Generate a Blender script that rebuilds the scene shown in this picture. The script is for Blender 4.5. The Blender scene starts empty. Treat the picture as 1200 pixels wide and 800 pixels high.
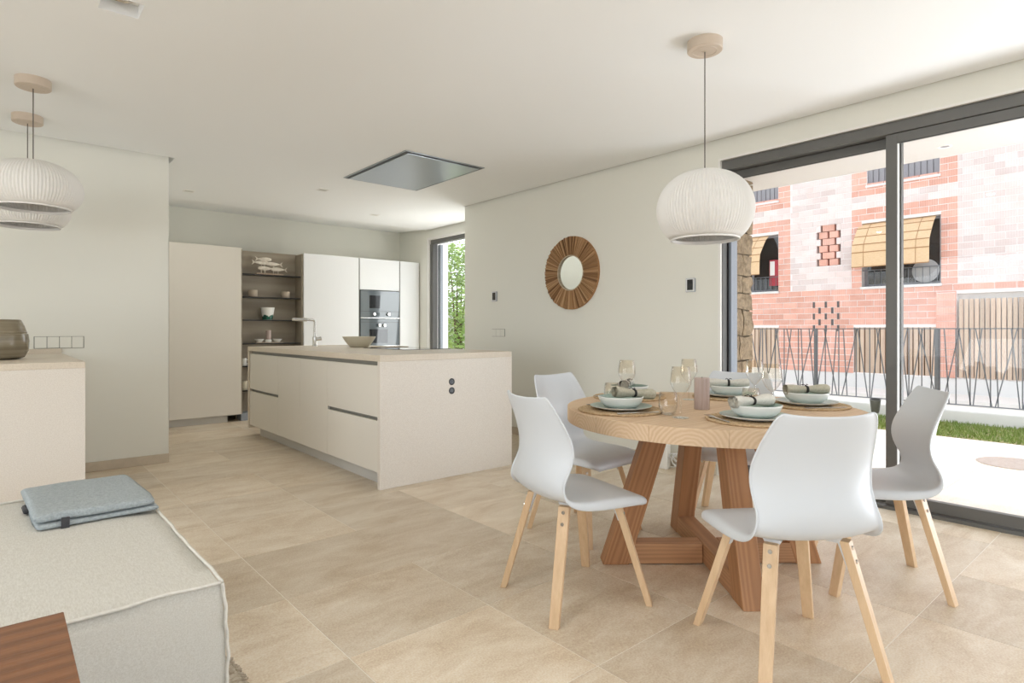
import bpy, bmesh, math, random
from mathutils import Vector, Matrix, noise
random.seed(7)
PI = math.pi
SC = bpy.context.scene
COL = SC.collection

# ------------------------------------------------------------------ camera
cam_d = bpy.data.cameras.new('camera')
cam = bpy.data.objects.new('camera', cam_d); COL.objects.link(cam)
cam.location = (0, 0, 1.12)
cam.rotation_euler = (PI / 2, 0, -math.radians(40.755))
cam_d.sensor_width = 36; cam_d.lens = 21.0; cam_d.shift_y = -14 / 1200
cam_d.clip_start = 0.05; cam_d.clip_end = 300
SC.camera = cam
# ------------------------------------------------------------------ world, sun, added fill lamps
W = bpy.data.worlds.new('world'); SC.world = W; W.use_nodes = True
wn = W.node_tree; wn.nodes.clear()
sky = wn.nodes.new('ShaderNodeTexSky'); sky.sky_type = 'NISHITA'; sky.sun_disc = False
sky.sun_elevation = math.radians(60); sky.sun_rotation = math.radians(75); sky.dust_density = 2.5; sky.ozone_density = 0.6
hs = wn.nodes.new('ShaderNodeHueSaturation'); hs.inputs['Saturation'].default_value = 0.15
bg = wn.nodes.new('ShaderNodeBackground'); bg.inputs[1].default_value = 0.51
wo = wn.nodes.new('ShaderNodeOutputWorld')
wn.links.new(sky.outputs[0], hs.inputs['Color']); ml = wn.nodes.new('ShaderNodeMix'); ml.data_type = 'RGBA'; ml.blend_type = 'MULTIPLY'; ml.inputs[0].default_value = 1; ml.inputs[7].default_value = (.95, .985, 1.045, 1)
wn.links.new(hs.outputs[0], ml.inputs[6]); wn.links.new(ml.outputs[2], bg.inputs[0]); wn.links.new(bg.outputs[0], wo.inputs[0])

def light(name, kind, loc, rot, energy, color=(1, 1, 1), size=None, size_y=None, angle=None):
    d = bpy.data.lights.new(name, kind); d.energy = energy; d.color = color
    if kind == 'AREA':
        d.shape = 'RECTANGLE'; d.size = size; d.size_y = size_y
    if angle is not None: d.angle = angle
    o = bpy.data.objects.new(name, d); COL.objects.link(o); o.location = loc
    if isinstance(rot, Vector): o.rotation_euler = rot.to_track_quat('-Z', 'Y').to_euler()
    else: o.rotation_euler = rot
    return o
light('sun', 'SUN', (8, 3, 8), Vector((-1.25, -0.35, -2.6)), 1.541, (1, .95, .87), angle=math.radians(.8))
# unseen area lamps added as fill outside the glazing, some aimed up at the ceiling
light('side_fill', 'AREA', (6.0, -2.6, 1.6), Vector((-1, .35, -.05)), 7.918, (.95, .975, 1), 3, 2.4)
light('side_up_fill', 'AREA', (5.6, -1.1, .1), Vector((-.8, .2, .9)), 200, (.91, .965, 1.06), 2.8, 1.6)  # added upward fill, in place of light off the terrace
light('left_fill', 'AREA', (-8.0, 1.4, 2.0), Vector((1, .1, -.06)), 225, (.93, .97, 1.03), 7.6, 4)
light('left_up_fill', 'AREA', (-5.8, 0.8, .1), Vector((.75, .1, .65)), 150, (.95, .975, 1.02), 5, 2.2)  # added upward fill from the left, for the ceiling
light('kitchen_window_fill', 'AREA', (5.05, 6.2, 1.3), Vector((-1, .2, .1)), 21.83, (.95, .98, 1), .5, 2.2)  # added lamp at the hidden part of the kitchen window, brightens the cabinets
SC.view_settings.view_transform = 'Standard'; SC.view_settings.look = 'None'
SC.view_settings.exposure = 0.07; SC.view_settings.gamma = 1.0
SC.view_settings.use_curve_mapping = False
SC.cycles.use_denoising = True
SC.cycles.max_bounces = 10; SC.cycles.diffuse_bounces = 6; SC.cycles.transparent_max_bounces = 24
SC.cycles.caustics_reflective = False; SC.cycles.caustics_refractive = False
SC.cycles.sample_clamp_indirect = 6.0

# ------------------------------------------------------------------ materials
MATS = {}
class NT:
    def __init__(s, m):
        m.use_nodes = True; s.t = m.node_tree; s.t.nodes.clear()
        s.out = s.n('ShaderNodeOutputMaterial')
    def n(s, typ, **kw):
        x = s.t.nodes.new(typ)
        for k, v in kw.items():
            if k.startswith('i_'):
                key = k[2:].replace('_', ' ')
                x.inputs[key].default_value = v
            else: setattr(x, k, v)
        return x
    def l(s, a, b): s.t.links.new(a, b)

def ramp(nt, fac, stops):
    r = nt.n('ShaderNodeValToRGB'); e = r.color_ramp.elements
    while len(e) < len(stops): e.new(0.5)
    for q, (p, c) in zip(e, stops): q.position = p; q.color = (*c, 1)
    nt.l(fac, r.inputs[0]); return r.outputs[0]

def mat(name, color, rough=.5, metal=0, bump=None, noise_c=None, scale=20, detail=6, coord='Object', spec=.5, stretch=(1, 1, 1), coat=0):
    """plain principled; noise_c = second colour mixed by noise; bump = (strength, scale)"""
    m = bpy.data.materials.new(name); nt = NT(m)
    b = nt.n('ShaderNodeBsdfPrincipled'); nt.l(b.outputs[0], nt.out.inputs[0])
    b.inputs['Base Color'].default_value = (*color, 1); b.inputs['Roughness'].default_value = rough
    b.inputs['Metallic'].default_value = metal; b.inputs['Specular IOR Level'].default_value = spec
    b.inputs['Coat Weight'].default_value = coat
    tc = nt.n('ShaderNodeTexCoord'); mp = nt.n('ShaderNodeMapping'); mp.inputs['Scale'].default_value = stretch
    if coord == 'World':
        g = nt.n('ShaderNodeNewGeometry'); nt.l(g.outputs['Position'], mp.inputs[0])
    else: nt.l(tc.outputs[coord], mp.inputs[0])
    if noise_c is not None:
        n = nt.n('ShaderNodeTexNoise', i_Scale=scale, i_Detail=detail, i_Roughness=.65); nt.l(mp.outputs[0], n.inputs['Vector'])
        nt.l(ramp(nt, n.outputs[0], [(.3, color), (.7, noise_c)]), b.inputs['Base Color'])
    if bump:
        n2 = nt.n('ShaderNodeTexNoise', i_Scale=bump[1], i_Detail=4); nt.l(mp.outputs[0], n2.inputs['Vector'])
        bp = nt.n('ShaderNodeBump', i_Strength=bump[0], i_Distance=.01); nt.l(n2.outputs[0], bp.inputs['Height']); nt.l(bp.outputs[0], b.inputs['Normal'])
    MATS[name] = m; return m

def mat_wood(name, c1, c2, c3, axis='X', scale=26, rough=.55, dist=2.2, rings=True, var=.25):
    m = bpy.data.materials.new(name); nt = NT(m)
    b = nt.n('ShaderNodeBsdfPrincipled', i_Roughness=rough); nt.l(b.outputs[0], nt.out.inputs[0])
    tc = nt.n('ShaderNodeTexCoord'); oi = nt.n('ShaderNodeObjectInfo')
    add = nt.n('ShaderNodeVectorMath', operation='MULTIPLY_ADD')
    cmb = nt.n('ShaderNodeCombineXYZ')
    for k in range(3): nt.l(oi.outputs['Random'], cmb.inputs[k])
    add.inputs[1].default_value = {'X': (5, .03, .02), 'Y': (.03, 5, .02), 'Z': (.03, .02, 5)}[axis]
    nt.l(cmb.outputs[0], add.inputs[0]); nt.l(tc.outputs['Object'], add.inputs[2])
    mp = nt.n('ShaderNodeMapping'); st = {'X': (.12, 1, 1), 'Y': (1, .12, 1), 'Z': (1, 1, .12)}[axis]
    mp.inputs['Scale'].default_value = st; nt.l(add.outputs[0], mp.inputs[0])
    wv = nt.n('ShaderNodeTexWave', wave_type='RINGS' if rings else 'BANDS', i_Scale=scale, i_Distortion=dist, i_Detail=3, i_Detail_Scale=1.2)
    if rings: wv.rings_direction = axis
    else: wv.bands_direction = 'Y' if axis == 'X' else 'X'
    nt.l(mp.outputs[0], wv.inputs['Vector'])
    ns = nt.n('ShaderNodeTexNoise', i_Scale=3.5, i_Detail=8, i_Roughness=.7); nt.l(mp.outputs[0], ns.inputs['Vector'])
    fine = nt.n('ShaderNodeTexNoise', i_Scale=90, i_Detail=3); nt.l(mp.outputs[0], fine.inputs['Vector'])
    mx = nt.n('ShaderNodeMix', data_type='RGBA', blend_type='MIX'); nt.l(wv.outputs['Fac'], mx.inputs[0])
    mx.inputs[6].default_value = (*c1, 1); mx.inputs[7].default_value = (*c2, 1)
    mx2 = nt.n('ShaderNodeMix', data_type='RGBA'); f = nt.n('ShaderNodeMath', operation='MULTIPLY'); nt.l(ns.outputs[0], f.inputs[0]); f.inputs[1].default_value = .75
    nt.l(f.outputs[0], mx2.inputs[0]); nt.l(mx.outputs[2], mx2.inputs[6]); mx2.inputs[7].default_value = (*c3, 1)
    hv = nt.n('ShaderNodeHueSaturation'); mr = nt.n('ShaderNodeMapRange'); nt.l(oi.outputs['Random'], mr.inputs[0]); mr.inputs[3].default_value = 1 - var / 2; mr.inputs[4].default_value = 1 + var / 2
    nt.l(mr.outputs[0], hv.inputs['Value']); nt.l(mx2.outputs[2], hv.inputs['Color']); nt.l(hv.outputs[0], b.inputs['Base Color'])
    bp = nt.n('ShaderNodeBump', i_Strength=.25, i_Distance=.004); nt.l(fine.outputs[0], bp.inputs['Height']); nt.l(bp.outputs[0], b.inputs['Normal'])
    MATS[name] = m; return m

def mat_pane(name, tint=(1, 1, 1), refl=.6, ior=1.45, rough=0.0):
    m = bpy.data.materials.new(name); nt = NT(m)
    tr = nt.n('ShaderNodeBsdfTransparent'); tr.inputs[0].default_value = (*tint, 1)
    gl = nt.n('ShaderNodeBsdfGlossy', i_Roughness=rough)
    fr = nt.n('ShaderNodeLayerWeight', i_Blend=.5); pw = nt.n('ShaderNodeMath', operation='POWER'); pw.inputs[1].default_value = ior
    nt.l(fr.outputs['Facing'], pw.inputs[0]); mu = nt.n('ShaderNodeMath', operation='MULTIPLY_ADD'); mu.inputs[1].default_value = refl; mu.inputs[2].default_value = .02 if ior > 4 else .05
    fr = pw
    nt.l(fr.outputs[0], mu.inputs[0]); mx = nt.n('ShaderNodeMixShader'); nt.l(mu.outputs[0], mx.inputs[0])
    nt.l(tr.outputs[0], mx.inputs[1]); nt.l(gl.outputs[0], mx.inputs[2]); nt.l(mx.outputs[0], nt.out.inputs[0])
    MATS[name] = m; return m

def mat_stone_tile(name, c1, c2, rough=.45, var=.22, spk=.5):
    m = bpy.data.materials.new(name); nt = NT(m)
    b = nt.n('ShaderNodeBsdfPrincipled', i_Roughness=rough); nt.l(b.outputs[0], nt.out.inputs[0])
    g = nt.n('ShaderNodeNewGeometry'); oi = nt.n('ShaderNodeObjectInfo')
    ad = nt.n('ShaderNodeVectorMath', operation='MULTIPLY_ADD'); cmb = nt.n('ShaderNodeCombineXYZ')
    for k in range(3): nt.l(oi.outputs['Random'], cmb.inputs[k])
    ad.inputs[1].default_value = (40, 40, 40); nt.l(cmb.outputs[0], ad.inputs[0]); nt.l(g.outputs['Position'], ad.inputs[2])
    mp = nt.n('ShaderNodeMapping'); mp.inputs['Scale'].default_value = (1, 2.3, 1); nt.l(ad.outputs[0], mp.inputs[0])
    n1 = nt.n('ShaderNodeTexNoise', i_Scale=2.6, i_Detail=9, i_Roughness=.68, i_Distortion=.6); nt.l(mp.outputs[0], n1.inputs['Vector'])
    n2 = nt.n('ShaderNodeTexNoise', i_Scale=150, i_Detail=3); nt.l(ad.outputs[0], n2.inputs['Vector'])
    c = ramp(nt, n1.outputs[0], [(.32, c1), (.68, c2)])
    mx = nt.n('ShaderNodeMix', data_type='RGBA', blend_type='OVERLAY'); mx.inputs[0].default_value = spk
    nt.l(c, mx.inputs[6]); nt.l(n2.outputs[0], mx.inputs[7])
    hv = nt.n('ShaderNodeHueSaturation'); mr = nt.n('ShaderNodeMapRange'); nt.l(oi.outputs['Random'], mr.inputs[0]); mr.inputs[3].default_value = 1 - var / 2; mr.inputs[4].default_value = 1 + var / 2
    nt.l(mr.outputs[0], hv.inputs['Value']); nt.l(mx.outputs[2], hv.inputs['Color']); nt.l(hv.outputs[0], b.inputs['Base Color'])
    bp = nt.n('ShaderNodeBump', i_Strength=.12, i_Distance=.004); nt.l(n2.outputs[0], bp.inputs['Height']); nt.l(bp.outputs[0], b.inputs['Normal'])
    MATS[name] = m; return m

def mat_brick(name, c1, c2, dark):
    m = bpy.data.materials.new(name); nt = NT(m)
    b = nt.n('ShaderNodeBsdfPrincipled', i_Roughness=.85); nt.l(b.outputs[0], nt.out.inputs[0])
    g = nt.n('ShaderNodeNewGeometry'); oi = nt.n('ShaderNodeObjectInfo')
    wv = nt.n('ShaderNodeTexWave', wave_type='BANDS', bands_direction='Y', i_Scale=9, i_Distortion=.3); nt.l(g.outputs['Position'], wv.inputs['Vector'])
    rs = nt.n('ShaderNodeMath', operation='ADD'); nt.l(g.outputs['Random Per Island'], rs.inputs[0]); nt.l(oi.outputs['Random'], rs.inputs[1]); vo = nt.n('ShaderNodeMath', operation='FRACT'); nt.l(rs.outputs[0], vo.inputs[0])
    ns = nt.n('ShaderNodeTexNoise', i_Scale=5, i_Detail=6); nt.l(g.outputs['Position'], ns.inputs['Vector'])
    base = ramp(nt, ns.outputs[0], [(.3, c1), (.7, c2)])
    mx = nt.n('ShaderNodeMix', data_type='RGBA'); f = ramp(nt, wv.outputs['Fac'], [(.0, (.55,) * 3), (.35, (0, 0, 0))])
    nt.l(f, mx.inputs[0]); nt.l(base, mx.inputs[6]); mx.inputs[7].default_value = (*dark, 1)
    hv = nt.n('ShaderNodeHueSaturation'); mr = nt.n('ShaderNodeMapRange'); nt.l(vo.outputs[0], mr.inputs[0]); mr.inputs[3].default_value = .86; mr.inputs[4].default_value = 1.08
    nt.l(mr.outputs[0], hv.inputs['Value']); nt.l(mx.outputs[2], hv.inputs['Color']); nt.l(hv.outputs[0], b.inputs['Base Color'])
    MATS[name] = m; return m

mat('wall_paint', (.81, .81, .745), .75, bump=(.04, 120))
mat('ceiling_paint', (.88, .895, .895), .8, bump=(.03, 120))
mat('bead_white', (.85, .84, .80), .5)
mat('shadow_gap', (.05, .05, .05), .9)
mat('cabinet', (.735, .70, .63), .38)
mat('cabinet_bright', (.78, .795, .795), .38)
mat('kick', (.62, .61, .58), .35)
mat('channel', (.22, .215, .19), .4)
mat('anthracite', (.135, .135, .128), .45, .1)
mat('anthracite_light', (.30, .335, .385), .4, .1)
mat('steel', (.62, .61, .59), .22, 1)
mat('steel_panel', (.36, .39, .41), .28, .9)
mat('black', (.012, .012, .013), .35)
mat('black_glass', (.015, .016, .018), .04, spec=.8)
mat('plastic_white', (.625, .655, .685), .4)
mat('bracket_grey', (.66, .67, .68), .4)
mat('counter_stone', (.60, .525, .42), .42, noise_c=(.72, .645, .54), scale=170, detail=6, coord='World', bump=(.05, 300))
mat('stone_side', (.655, .60, .53), .5, noise_c=(.79, .745, .68), scale=190, detail=8, coord='World', bump=(.05, 300))
mat('baseboard_stone', (.52, .45, .35), .5, noise_c=(.62, .54, .43), scale=12, coord='World')
mat('grout', (.90, .855, .77), .8)
mat_stone_tile('floor_tile', (.585, .465, .325), (.79, .70, .57), .36)
mat_stone_tile('terrace_tile', (.62, .53, .45), (.74, .66, .58), .7, .08)
mat('ceramic_white', (.80, .80, .76), .25)
mat('ceramic_sage', (.27, .36, .31), .3, noise_c=(.36, .45, .395), scale=60)
mat('ceramic_out', (.79, .80, .77), .35)
mat('ceramic_cream', (.62, .58, .46), .4)
mat('ceramic_beige', (.50, .42, .33), .6)
mat('candle_wax', (.36, .27, .235), .55, noise_c=(.52, .43, .40), scale=50, stretch=(1, 1, .05), coord='Object')
mat('jute', (.44, .29, .15), .9, noise_c=(.70, .53, .33), scale=90, bump=(.6, 180))
mat('jute_light', (.42, .33, .21), .9, noise_c=(.72, .64, .50), scale=60, bump=(.6, 120))
mat('napkin', (.40, .37, .28), .95, noise_c=(.52, .49, .39), scale=120, bump=(.3, 300))
mat('napkin_light', (.62, .60, .53), .95, noise_c=(.72, .70, .63), scale=120, bump=(.3, 300))
mat('twine', (.03, .028, .025), .8)
mat('linen', (.57, .55, .49), .95, noise_c=(.72, .71, .66), scale=70, bump=(.35, 320), stretch=(4, .8, 4), spec=.2)
mat('linen_piping', (.66, .64, .58), .95, noise_c=(.76, .74, .68), scale=70, bump=(.3, 300), spec=.2)
mat('blanket_wool', (.31, .35, .365), .98, noise_c=(.48, .525, .54), scale=110, bump=(.7, 160), spec=.1)
mat('label_dark', (.06, .06, .065), .8)
mat('pendant_shade', (.77, .76, .735), .6)
mat('canopy_beige', (.58, .49, .40), .5)
mat('cord', (.10, .085, .07), .6)
mat('cord_white', (.75, .74, .72), .5)
mat('mirror', (.86, .90, .90), .02, 1)
mat('smoked_glass', (.13, .105, .065), .15, spec=.5, noise_c=(.33, .285, .20), scale=2.2, stretch=(.1, .1, 10))
mat('oak_fish_white', (.78, .74, .66), .7, noise_c=(.62, .54, .44), scale=40)
mat('green_glaze', (.02, .20, .12), .25, noise_c=(.03, .06, .05), scale=30)
mat('rug', (.30, .24, .17), 1, noise_c=(.62, .55, .44), scale=60, bump=(.8, 90))
mat_wood('table_wood', (.62, .445, .285), (.49, .31, .17), (.68, .52, .36), 'X', 20, .6, 4.5, var=.14)
mat_wood('table_leg_wood', (.42, .205, .09), (.27, .115, .045), (.50, .27, .13), 'Z', 24, .55, 2.5)
mat_wood('table_beam_wood', (.42, .22, .105), (.28, .13, .06), (.49, .28, .145), 'X', 24, .55, 2.5)
mat('leg_oak', (.62, .42, .24), .5, noise_c=(.74, .54, .34), scale=40, stretch=(1, 1, .06))
mat_wood('walnut', (.25, .105, .045), (.12, .046, .02), (.31, .145, .065), 'X', 6.5, .45, 6)
mat_wood('niche_wood', (.34, .295, .225), (.22, .185, .14), (.43, .375, .30), 'X', 10, .6, 3, var=.1)
mat_wood('pale_timber', (.62, .46, .33), (.50, .34, .24), (.70, .57, .45), 'Z', 12, .8, 2, var=.35)
m = bpy.data.materials.new('mirror_reed'); nt = NT(m); b = nt.n('ShaderNodeBsdfPrincipled', i_Roughness=.8); nt.l(b.outputs[0], nt.out.inputs[0])
g = nt.n('ShaderNodeNewGeometry'); nt.l(ramp(nt, g.outputs['Random Per Island'], [(0, (.16, .075, .03)), (.35, (.33, .18, .08)), (.8, (.46, .27, .13)), (1, (.60, .40, .22))]), b.inputs['Base Color']); MATS['mirror_reed'] = m
mat_pane('window_glass', (.985, .99, .985), .5, 5)
mat_pane('drinking_glass', (.985, .982, .97), 1.0, 2.6)
mat_pane('amber_glass', (.965, .925, .85), 1.0, 2.3)
mat_brick('brick_red', (.78, .40, .30), (.90, .54, .44), (.60, .28, .20))
mat_brick('brick_pale', (.80, .665, .62), (.86, .755, .72), (.72, .575, .53))
mat('mortar', (.93, .88, .855), .9)
mat('render_white', (.80, .79, .77), .9)
mat('porch_paint', (.66, .64, .62), .85)
mat('asphalt_pale', (.80, .77, .72), .9, noise_c=(.86, .83, .79), scale=8, coord='World')
mat('steel_fence', (.17, .18, .20), .5, .2)
mat('unlit_dark', (.10, .09, .09), .6)  # dark tone painted in for unlit rooms and brick holes
mat('vent_grey', (.30, .29, .31), .7)
mat('bamboo', (.70, .47, .26), .8, noise_c=(.82, .60, .37), scale=14, stretch=(1, 1, 10), coord='World')
mat('bamboo_dark', (.40, .21, .09), .8)
mat('cloth_red', (.45, .05, .07), .9)
mat('dish_grey', (.42, .42, .42), .5)
mat('rough_stone', (.14, .10, .06), .95, noise_c=(.40, .31, .205), scale=16, detail=10, coord='World', bump=(1.0, 40))
mat('stone_joint', (.16, .125, .085), .95)
mat('grass_blade', (.16, .26, .045), .8, noise_c=(.30, .38, .10), scale=4, coord='World')
mat('soil', (.17, .16, .06), .95)
mat('leaf', (.18, .33, .05), .6, noise_c=(.50, .62, .20), scale=3, coord='World')
mat('bark', (.16, .11, .07), .9)
mat('manhole', (.26, .21, .185), .8, noise_c=(.34, .285, .25), scale=30)
mat('glass_gray', (.10, .12, .13), .06, spec=.8)
mat('display', (.03, .045, .05), .1)

# ------------------------------------------------------------------ geometry helpers
class MB:
    def __init__(s): s.b = bmesh.new()
    def box(s, x0, x1, y0, y1, z0, z1, M=None):
        co = [(x, y, z) for z in (z0, z1) for y in (y0, y1) for x in (x0, x1)]
        v = [s.b.verts.new(M @ Vector(c) if M else c) for c in co]
        for f in ((0, 2, 3, 1), (4, 5, 7, 6), (0, 1, 5, 4), (1, 3, 7, 5), (3, 2, 6, 7), (2, 0, 4, 6)): s.b.faces.new([v[i] for i in f])
        return s
    def loft(s, rings, cap=True, closed=True):
        R = [[s.b.verts.new(p) for p in r] for r in rings]; n = len(R[0])
        for a, c in zip(R, R[1:]):
            for i in range(n if closed else n - 1):
                j = (i + 1) % n; s.b.faces.new((a[i], a[j], c[j], c[i]))
        if cap and closed:
            s.b.faces.new(R[0][::-1]); s.b.faces.new(R[-1])
        return s
    def lathe(s, prof, n=32, c=(0, 0, 0), cap=False, ripple=None):
        """prof: list of (r, z)"""
        rings = []
        for q, (r, z) in enumerate(prof):
            ring = []
            for k in range(n):
                a = 2 * PI * k / n; rr = r
                if ripple and 0 < q < len(prof) - 1: rr = r * (1 + (ripple if k % 2 else -ripple))
                ring.append((c[0] + rr * math.cos(a), c[1] + rr * math.sin(a), c[2] + z))
            rings.append(ring)
        return s.loft(rings, cap)
    def cyl(s, p0, p1, r0, r1=None, n=12, cap=True):
        p0, p1 = Vector(p0), Vector(p1); r1 = r0 if r1 is None else r1
        d = (p1 - p0).normalized(); u = d.orthogonal().normalized(); w = d.cross(u)
        return s.loft([[p + (u * math.cos(2 * PI * k / n) + w * math.sin(2 * PI * k / n)) * r for k in range(n)] for p, r in ((p0, r0), (p1, r1))], cap)
    def tube(s, pts, r, n=8, cap=True, closed=False):
        pts = [Vector(p) for p in pts]; rings = []; u = None
        N = len(pts)
        for i, p in enumerate(pts):
            a = pts[i - 1] if i else (pts[-1] if closed else p); b = pts[i + 1] if i < N - 1 else (pts[0] if closed else p)
            d = (b - a).normalized()
            u = d.orthogonal().normalized() if u is None else (u - d * u.dot(d)).normalized()
            w = d.cross(u); rr = r[i] if isinstance(r, (list, tuple)) else r
            rings.append([p + (u * math.cos(2 * PI * k / n) + w * math.sin(2 * PI * k / n)) * rr for k in range(n)])
        if closed: rings.append(rings[0])
        return s.loft(rings, cap and not closed)
    def prism(s, poly, z0, z1, M=None):
        f = (lambda p: M @ Vector(p)) if M else (lambda p: Vector(p))
        return s.loft([[f((x, y, z0)) for x, y in poly], [f((x, y, z1)) for x, y in poly]])
    def quad(s, *p):
        s.b.faces.new([s.b.verts.new(q) for q in p]); return s
    def build(s, name, m, parent=None, smooth=False, bevel=0, loc=None, rot=None, seg=2, sub=0, weld=True, auto=40):
        me = bpy.data.meshes.new(name)
        if weld: bmesh.ops.remove_doubles(s.b, verts=s.b.verts, dist=1e-5)
        bmesh.ops.recalc_face_normals(s.b, faces=s.b.faces)
        s.b.to_mesh(me); s.b.free()
        o = bpy.data.objects.new(name, me); COL.objects.link(o)
        for mm in (m if isinstance(m, (list, tuple)) else [m]): me.materials.append(MATS[mm])
        if parent: o.parent = parent
        if loc is not None: o.location = loc
        if rot is not None: o.rotation_euler = rot
        if bevel:
            md = o.modifiers.new('bevel', 'BEVEL'); md.width = bevel; md.segments = seg; md.limit_method = 'ANGLE'
        if sub:
            md = o.modifiers.new('sub', 'SUBSURF'); md.levels = sub; md.render_levels = sub
        if smooth:
            me.shade_smooth()
            if auto and auto < 180: me.set_sharp_from_angle(angle=math.radians(auto))
        return o
def B(*a, **k): return MB().box(*a, **k)
def thing(name, label, cat, loc=(0, 0, 0), rz=0, group=None):
    o = bpy.data.objects.new(name, None); COL.objects.link(o); o.empty_display_size = .05
    o.location = loc; o.rotation_euler = (0, 0, rz); o['label'] = label; o['category'] = cat
    if group: o['group'] = group
    return o
def tag(o, label, cat, group=None):
    o['label'] = label; o['category'] = cat
    if group: o['group'] = group
    return o
def struct(o, label=None):
    o['kind'] = 'structure'
    if label: o['label'] = label
    return o
def stuff(o): o['kind'] = 'stuff'; return o
def copy_tree(o, parent=None):
    c = o.copy(); COL.objects.link(c)
    if parent: c.parent = parent
    for ch in o.children: copy_tree(ch, c)
    return c
UNIT = {}
def unit(m):
    if m not in UNIT:
        b = MB().box(-.5, .5, -.5, .5, -.5, .5); me = bpy.data.meshes.new('piece'); bmesh.ops.recalc_face_normals(b.b, faces=b.b.faces); b.b.to_mesh(me); b.b.free(); me.materials.append(MATS[m]); UNIT[m] = me
    return UNIT[m]
def piece(name, m, x0, x1, y0, y1, z0, z1, parent):
    o = bpy.data.objects.new(name, unit(m)); COL.objects.link(o); o.parent = parent
    o.location = ((x0 + x1) / 2, (y0 + y1) / 2, (z0 + z1) / 2); o.scale = (x1 - x0, y1 - y0, z1 - z0); return o

# ------------------------------------------------------------------ room shell
XW, YL, ZC = 4.2, 5.73, 2.57            # right wall, left wall, ceiling
XK, YB = 4.79, 8.26                     # kitchen side wall, kitchen back wall
floor = struct(B(-4.1, 4.33, -3.1, 5.73, -.12, -.0014).box(1.1, 4.95, 5.73, 8.4, -.12, -.0014).build('floor', 'grout'), 'pale limestone tiled floor')
cols = [.310 + .605 * k for k in range(-6, 8)]
rows = [.148 + .5865 * k for k in range(-3, 15)]
for j in range(len(rows) - 1):
    y0, y1 = rows[j], rows[j + 1]
    x = -3.325; k = 0
    while x < XK - .05:
        w = .605
        rr = random.random()
        if rr < .3: w = 1.21
        if abs(y0 - 2.494) < .05:       # the long tile seen in the middle of the floor
            if .85 < x < 1.0: w = 1.21
            elif w > 1 and x < 1 and x + w > 1: w = .605
        elif abs(y0 - 1.907) < .05 or abs(y0 - 3.08) < .05:
            if x < 1.6: w = .605
        elif w > 1 and abs(x + .605 - .915) < .02: w = .605
        x1 = x + w; lim = XK if y0 >= YL - .3 else 4.33
        if y0 > YL - .1 and x1 < 1.1: x = x1; continue
        piece('tile', 'floor_tile', x + .002, min(x1, lim) - .002, y0 + .002, min(y1, YB) - .002, -.02, 0, floor)
        x = x1
# ceiling: main slab with square recess for the near downlight, shadow gap along the walls
dx0, dx1, dy0, dy1 = .345, .50, 3.10, 3.255
cb = MB()
cb.box(-4, dx0, -3, YL - .036, ZC, 2.64).box(dx1, XW - .036, -3, YL - .036, ZC, 2.64).box(dx0, dx1, -3, dy0, ZC, 2.64).box(dx0, dx1, dy1, YL - .036, ZC, 2.64)
cb.box(1.14, XK - .036, YL - .036, 7.446, ZC, 2.64)
cv = [(7.472, 2.578), (YB - .002, 2.632), (YB - .002, 2.65), (7.472, 2.65)]  # strip sloped up to the wall to shade it darker
cb.loft([[(x, y, z) for y, z in cv] for x in (1.12, XK - .036)])
cb.box(-4.2, 5.0, -3.2, 8.4, 2.66, 2.8)
ceiling = struct(cb.build('ceiling', 'ceiling_paint'), 'smooth off white ceiling with shadow gap along the walls')
struct(B(-4.1, 1.10, YL, YB + .1, 0, 2.66).build('wall_left', 'wall_paint'))
struct(B(XW, XW + .25, 2.44, YL, 0, 2.66).box(XW + .25, XK + .16, YL - .16, YL, 0, 2.66).box(XW, XW + .25, -3.1, 2.44, 2.42, 2.66).build('wall_right', 'wall_paint'))
struct(B(1.1, XK + .16, YB, YB + .12, 0, 2.66).build('wall_back', 'wall_paint'))
struct(B(XK, XK + .16, 7.47, YB, 0, 2.66).box(XK, XK + .16, YL, 7.47, 2.46, 2.66).build('wall_kitchen', 'wall_paint'))
struct(B(-4.2, -3.0, -3.12, -3.0, 0, 2.66).box(3.6, 4.45, -3.12, -3.0, 0, 2.66).box(-3, 3.6, -3.12, -3, 2.42, 2.66).build('wall_rear', 'wall_paint'))
struct(B(-4.2, -4.05, 3.9, YL, 0, 2.66).box(-4.2, -4.05, -3.1, -2.4, 0, 2.66).box(-4.2, -4.05, -2.4, 3.9, 2.42, 2.66).build('wall_far_left', 'wall_paint'))
# baseboards
def baseboard(name, segs):
    root = None
    for s_ in segs:
        o = B(*s_).build('baseboard_piece' if root else name, 'baseboard_stone', root, bevel=.002)
        if not root: root = struct(o)
baseboard('baseboard_left', [(.50, 1.10, YL - .013, YL, 0, .075)])
baseboard('baseboard_right', [(XW - .013, XW, 2.46, 3.62, 0, .078), (XW - .013, XW, 3.623, 4.70, 0, .078), (XW - .013, XW, 4.703, YL, 0, .078)])
# unseen glazed doors added behind the camera to let daylight in
d2 = struct(B(-3, 3.6, -3.1, -3.02, 0, .06).box(-3, 3.6, -3.1, -3.02, 2.36, 2.42).build('added_door_rear', 'anthracite'))
for x in (-3.0, -.84, 1.36, 3.54): B(x, x + .06, -3.1, -3.02, .06, 2.36).build('stile', 'anthracite', d2)
B(-2.94, 3.54, -3.065, -3.055, .06, 2.36).build('pane', 'window_glass', d2)
d3 = struct(B(-4.17, -4.09, -2.4, 3.9, 0, .06).box(-4.17, -4.09, -2.4, 3.9, 2.36, 2.42).build('added_door_left', 'anthracite'))  # unseen left doors, added to bring light onto the right wall
for y in (-2.4, -.3, 1.8, 3.84): B(-4.17, -4.09, y, y + .06, .06, 2.36).build('stile', 'anthracite', d3)
B(-4.135, -4.125, -2.34, 3.84, .06, 2.36).build('pane', 'window_glass', d3)
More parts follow.
